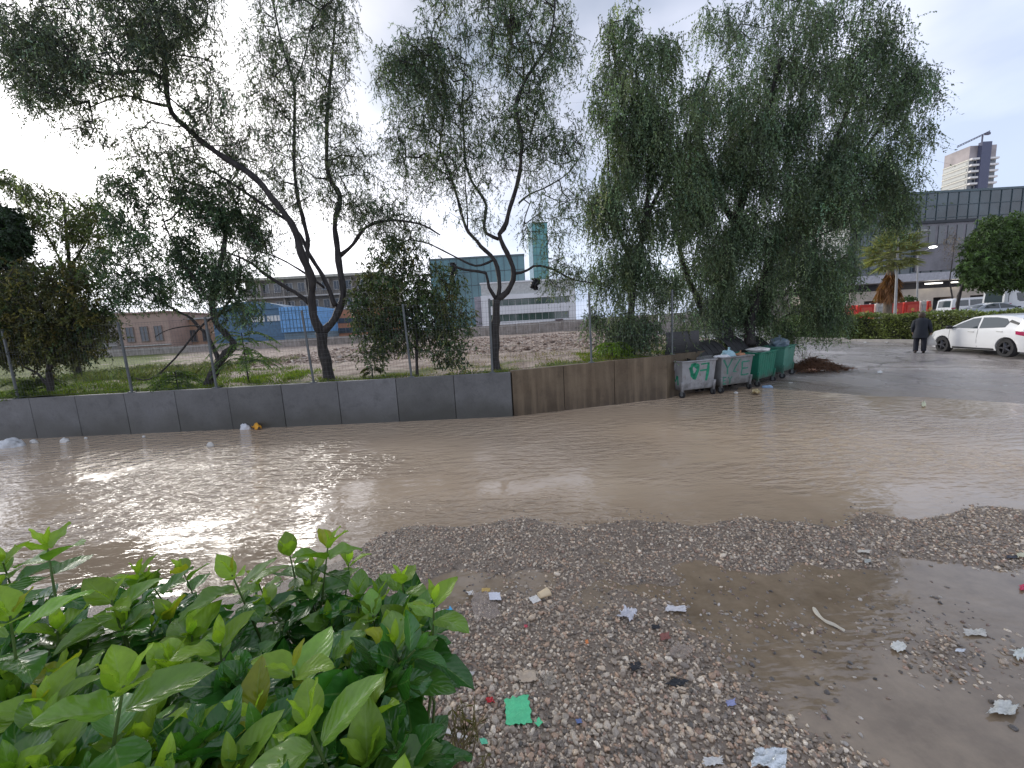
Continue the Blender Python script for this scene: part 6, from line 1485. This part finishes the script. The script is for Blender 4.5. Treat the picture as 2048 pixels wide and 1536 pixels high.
litter('paper_scrap', 'bright white sheet at the right foot of the branch heap', 'paper', 1645, 743, 12, 6, (.78, .76, .74), .6, .3, .1, .05)
litter('paper_scrap', 'white scrap lying on the wet road right of the branch heap', 'paper', 1759, 746, 12, 4, (.78, .78, .76), .6, .3, .1, .02, n=8)
litter('paper_scrap', 'small white scrap on the road left of the walking person near the hedge', 'paper', 1730, 686, 7, 2.5, (.76, .76, .74), .6, .3, .1, .02, n=6)
litter('paper_scrap', 'pale scrap on the road just left of the walking person', 'paper', 1772, 686, 8, 3, (.76, .76, .74), .6, .3, .1, .02, n=6)
litter('paper_scrap', 'pale yellow paper standing in the shallow water at right', 'paper', 1847, 812, 10, 9, (.75, .76, .52), .9, .3, .1, .03, n=8)
# paper cup lying on its side
def cup():
    c = ground(1088, 1195); r = empty('paper_cup', (c[0], c[1], max(0, c[2])+.032), 'cream paper cup squashed on its side at the puddle edge', 'paper cup', None, R(-62))
    n = 24; V = []
    for y, rr in ((-.042, .024), (.042, .034)):
        for k in range(n): th = 2*math.pi*k/n; V.append((rr*math.cos(th)*1.15, y, rr*math.sin(th)*.72))
    for y, rr in ((.041, .032), (-.038, .022)):
        for k in range(n): th = 2*math.pi*k/n; V.append((rr*math.cos(th)*1.15, y, rr*math.sin(th)*.72))
    Fc = [(i*n+k, i*n+(k+1) % n, (i+1)*n+(k+1) % n, (i+1)*n+k) for i in range(3) for k in range(n)]+[tuple(range(n))[::-1], tuple(3*n+k for k in range(n))]
    MB().add(V, Fc).build('cup_wall', plain('cream_paper', (.70, .56, .36), rough=.5), r, smooth=True)
    rim = MB(); rim.tube([(.034*1.15*math.cos(2*math.pi*k/n), .042, .034*.72*math.sin(2*math.pi*k/n)) for k in range(n+1)], .0018, 6, False); rim.build('rim', plain('cream_paper2', (.76, .64, .44)), r, smooth=True)
cup()
def stick(name, label, cat, p0, p1, w, t, col, bend=0.0, n=8):
    a, b = ground(*p0), ground(*p1); za = max(float(H_road(a[0], a[1])[0]), 0); zb = max(float(H_road(b[0], b[1])[0]), 0); c = (a+b)/2; z = max(za, zb)
    d = (b-a)[:2]; L = np.linalg.norm(d); o = MB()
    if t == w: o.tube([((-.5+k/n)*L, bend*math.sin(math.pi*k/n*1.6), .004*math.sin(k*2.1)) for k in range(n+1)], [w/2*(1-.4*k/n) for k in range(n+1)], 6)
    else: o.box((0, 0, 0), (L, w, t))
    ob = o.build(name, plain('stick_'+label[:9], col, rough=.6), None, smooth=(t == w), bevel=0 if t == w else .001); ob.location = (c[0], c[1], z+.016); ob.rotation_euler = (0, math.atan2(za-zb, L), math.atan2(d[1], d[0])); return tag(ob, label, cat)
stick('wooden_slat', 'thick white painted slat piece on the gravel beside the bush', 'slat', (877, 1462), (935, 1484), .022, .008, (.68, .66, .62))
stick('plastic_strip', 'short thin white strip below the white slat', 'strip', (892, 1505), (912, 1490), .007, .002, (.72, .70, .62))
stick('twig', 'thin brown curved twig right of the bush on the gravel', 'twig', (912, 1332), (982, 1346), .006, .006, (.3, .2, .14), .012)
stick('twig', 'thin dark twig on the gravel near the puddle in the lower right', 'twig', (1352, 1385), (1415, 1412), .004, .004, (.14, .11, .09), .02)
def snake_strip():
    pts = [(1627, 1219), (1633, 1232), (1645, 1243), (1655, 1250), (1668, 1253), (1680, 1262), (1690, 1266)]; P = [ground(*q) for q in pts]; c = P[3]; V = []
    Fc = []
    for i, q in enumerate(P):
        t = P[min(i+1, 6)]-P[max(i-1, 0)]; t = t/np.linalg.norm(t); s = np.array([-t[1], t[0], 0])*(.010+.007*math.sin(i*2.2)); z = max(0, float(H_road(q[0], q[1])[0]))+.012
        for f_, zz_ in ((-1, 0), (-.3, .012), (.4, .004), (1, .01)): v = q+s*f_; V.append((v[0]-c[0], v[1]-c[1], z+zz_*(1+.6*math.sin(i*3))))
    Fc = [(i*4+j, i*4+j+1, i*4+5+j, i*4+4+j) for i in range(6) for j in range(3)]
    o = raw_mesh('plastic_strip', V, Fc, plain('pale_strip', (.62, .57, .46)), smooth=True); o.location = (c[0], c[1], 0); s = o.modifiers.new('t', 'SOLIDIFY'); s.thickness = .002; u = o.modifiers.new('s', 'SUBSURF'); u.levels = 2; u.render_levels = 2
    tag(o, 'long twisted pale strip half sunk in the big puddle', 'strip')
snake_strip()
# dried weed at the bottom
def dried_weed():
    c = ground(925, 1530); root = empty('dried_weed', (c[0], c[1], max(0, c[2])), 'brown dried weed stalks at the bottom edge beside the bush', 'weed'); A, B = [], []; P, D = [], []
    for k in range(16):
        b = np.array([rng.normal(0, .05), rng.normal(0, .04), 0]); t = b+np.array([rng.normal(.04, .06), rng.normal(.02, .05), rng.uniform(.12, .30)]); m_ = (b+t)/2+rng.normal(0, .02, 3); A += [b, m_]; B += [m_, t]
        for q in range(6): P.append(m_+(t-m_)*rng.random()); D.append(rng.normal(0, 1, 3)-np.array([0, 0, .5]))
    V, Fc = seg_tubes(np.array(A), np.array(B), np.full(len(A), .004), np.full(len(A), .0025), 5); raw_mesh('stalks', V, Fc, plain('dry_stalk', (.24, .19, .09), rough=.8, var=.3), root)
    V, Fc, C = leaf_quads(np.array(P), np.array(D), rng.uniform(.03, .07, len(P)), rng.uniform(.004, .008, len(P)), np.array([(.15, .14, .06)])*np.exp(rng.normal(0, .4, (len(P), 1)))); raw_mesh('withered_leaves', V, Fc, M_GRASS, root, col=C)
dried_weed()

# ================================================================ THE LEAFY BUSH IN FRONT
M_BUSH = leaf_mat('glossy_leaf', rough=.2, trans=.28, tint=(1.3, 1.5, .35), spec=.7, vein=True)
M_YOUNG = leaf_mat('young_leaf', rough=.26, trans=.40, tint=(1.15, 1.25, .4), spec=.5, vein=True)
NU, NV = 7, 11
_u = np.linspace(-1, 1, NU); _v = np.linspace(0, 1, NV)
def leaf_template(fold, curl, wave, ratio):
    V = []; UV = []
    for v in _v:
        hw = ratio*(math.sin(math.pi*min(1, v*.97+.02)**.78)**.85)*.5*(1-.12*v)
        if v > .93: hw *= (1-v)/.07*.6+.05
        for u in _u:
            x = u*hw; z = abs(u)*hw*fold+wave*.05*math.sin(v*13+u*2)*abs(u)+.010*math.sin(v*26)*abs(u); y = v
            y2 = y-curl*.25*y**3; z2 = z-curl*.5*y**2; V.append((x, y2, z2)); UV.append((u, v))
    return np.array(V), np.array(UV)
FL = np.array([(j*NU+i, j*NU+i+1, (j+1)*NU+i+1, (j+1)*NU+i) for j in range(NV-1) for i in range(NU-1)])
def leaf_mesh_batch(items):
    Vs, Fs, Cs, Us = [], [], [], []; b = 0
    for (P, D, N_, L, col, fold, curl, wave, ratio) in items:
        T, UV = leaf_template(fold, curl, wave, ratio); D = D/np.linalg.norm(D); N_ = N_-D*(N_@D); N_ /= np.linalg.norm(N_)+1e-9; X = np.cross(D, N_)
        Q = P+L*(T[:, :1]*X+T[:, 1:2]*D+T[:, 2:]*N_); g = (1-.12*np.abs(UV[:, :1]))*np.ones((1, 3))
        Vs.append(Q); Fs.append(FL+b); Cs.append(np.array(col)*g); Us.append(UV); b += len(T)
    return np.vstack(Vs), np.vstack(Fs), np.vstack(Cs), np.vstack(Us)
def bush():
    base = np.array([-.62, .42, 0]); root = empty('leafy_bush', (base[0], base[1], .02), 'glossy green leafy bush filling the lower left corner with pale young shoot tips', 'bush')
    O = np.array(root.location); old, young = [], []; st = MB()
    def shoot(tip, scale, vig, axis=None, depth=5, yng=1.0):
        ax = axis if axis is not None else np.array([rng.normal(0, .16), rng.normal(0, .16), 1.0]); ax = ax/np.linalg.norm(ax)
        a = np.cross(ax, [0, 1., .1]); a /= np.linalg.norm(a); b = np.cross(ax, a); ph = rng.uniform(0, math.pi); pos = tip.copy()
        for k in range(depth):
            th = ph+(math.pi/2)*k+rng.normal(0, .15)
            if k == 0: L, el, ag = .042*scale, 68, 0
            elif k == 1: L, el, ag = .068*scale, 48, .25
            elif k == 2: L, el, ag = .088*scale, 22, .6
            elif k == 3: L, el, ag = .098*scale, 2, .9
            else: L, el, ag = .10*scale, -18, 1.0
            ag = min(1, ag+(1-vig))
            for s in (0, math.pi):
                t_ = th+s+rng.normal(0, .12); r_ = math.cos(t_)*a+math.sin(t_)*b; e = R(el+rng.normal(0, 9)); D = r_*math.cos(e)+ax*math.sin(e); N_ = -r_*math.sin(e)+ax*math.cos(e)+rng.normal(0, .12, 3)
                yc = np.array([.42, .62, .07]); mc = np.array([.052, .185, .034]); c = yc*(1-ag)+mc*ag; c = c*math.exp(rng.normal(0, .16)); 
                if ag < .3 and rng.random() < .08: c = c*np.array([1.3, .9, .8])
                it = (pos-O+D*.006, D, N_, L*rng.uniform(.85, 1.15), c, rng.uniform(.15, .5), rng.uniform(.1, .55)*(1 if k > 0 else .3), rng.uniform(-1, 1), rng.uniform(.54, .70) if k > 0 else .42)
                (young if ag < .55 else old).append(it)
            pos = pos-ax*(.012+.011*k)*scale
        g = np.array([base[0]+(tip[0]-base[0])*.55+rng.normal(0, .05), base[1]+(tip[1]-base[1])*.55+rng.normal(0, .05), .0]); m1 = pos*.75+g*.25+np.array([0, 0, .05])
        st.tube([tip-O, pos-O, m1-O, g-O], [.0016, .0028, .0045, .009], 6)
    tips = [(94, 1092, 88), (6, 1125, 70), (223, 1200, 90), (276, 1152, 72), (366, 1142, 64), (464, 1150, 84), (579, 1106, 68), (656, 1090, 74), (516, 1162, 60), (698, 1128, 62), (805, 1160, 80), (868, 1205, 96),
            (247, 1372, 150), (586, 1340, 118), (618, 1448, 155), (122, 1352, 110), (30, 1370, 100), (115, 1262, 92), (20, 1232, 112), (440, 1290, 100), (340, 1232, 80), (740, 1240, 84), (560, 1220, 74), (640, 1190, 68), (790, 1290, 105), (340, 1330, 100)]
    for (x, y, s) in tips: shoot(at_d(x, y, .092*F/s), rng.uniform(.92, 1.08), 1.0)
    def dist(py): return np.interp(py, [1080, 1180, 1300, 1420, 1560, 1700], [1.0, .86, .68, .53, .43, .36])
    def inside(x, y):
        return y > np.interp(x, [-400, -100, 0, 94, 180, 300, 480, 656, 720, 860, 905, 925], [1050, 1080, 1150, 1140, 1225, 1175, 1180, 1120, 1160, 1195, 1330, 1500])
    n = 0
    while n < 150:
        x, y = rng.uniform(-300, 840), rng.uniform(1120, 1760)
        if not inside(x, y+rng.uniform(-5, 20)): continue
        if x > 820 and y > 1450: continue
        shoot(at_d(x, y, dist(y)*rng.uniform(1.02, 1.16)), rng.uniform(.8, 1.1), rng.choice([1.0, .8, .55, .3, .1], p=[.3, .2, .2, .15, .15])); n += 1
    n = 0
    while n < 230:
        x, y = rng.uniform(-300, 810), rng.uniform(1190, 1760)
        if not inside(x, y-40): continue
        shoot(at_d(x, y, dist(y)*rng.uniform(1.18, 1.6)), rng.uniform(.8, 1.15), .0, axis=np.array([rng.normal(0, .5), rng.normal(0, .5), 1.0]), depth=5); n += 1
    # side branch on the right with big dark hanging leaves
    for (x, y, d, ax) in ((830, 1300, .64, (.7, .1, .6)), (805, 1370, .60, (.8, .0, .1)), (770, 1440, .57, (.7, -.1, -.2)), (760, 1380, .60, (.5, .2, .3))): shoot(at_d(x, y, d), 1.0, .1, axis=np.array(ax), depth=4)
    V, Fc, C, U = leaf_mesh_batch(old); raw_mesh('mature_leaves', V, Fc, M_BUSH, root, smooth=True, col=C, uv=U)
    V, Fc, C, U = leaf_mesh_batch(young); raw_mesh('young_leaves', V, Fc, M_YOUNG, root, smooth=True, col=C, uv=U)
    st.build('stems', plain('green_stem', (.10, .16, .04), rough=.5), root, smooth=True)
    print('bush leaves', len(old), len(young))
bush()
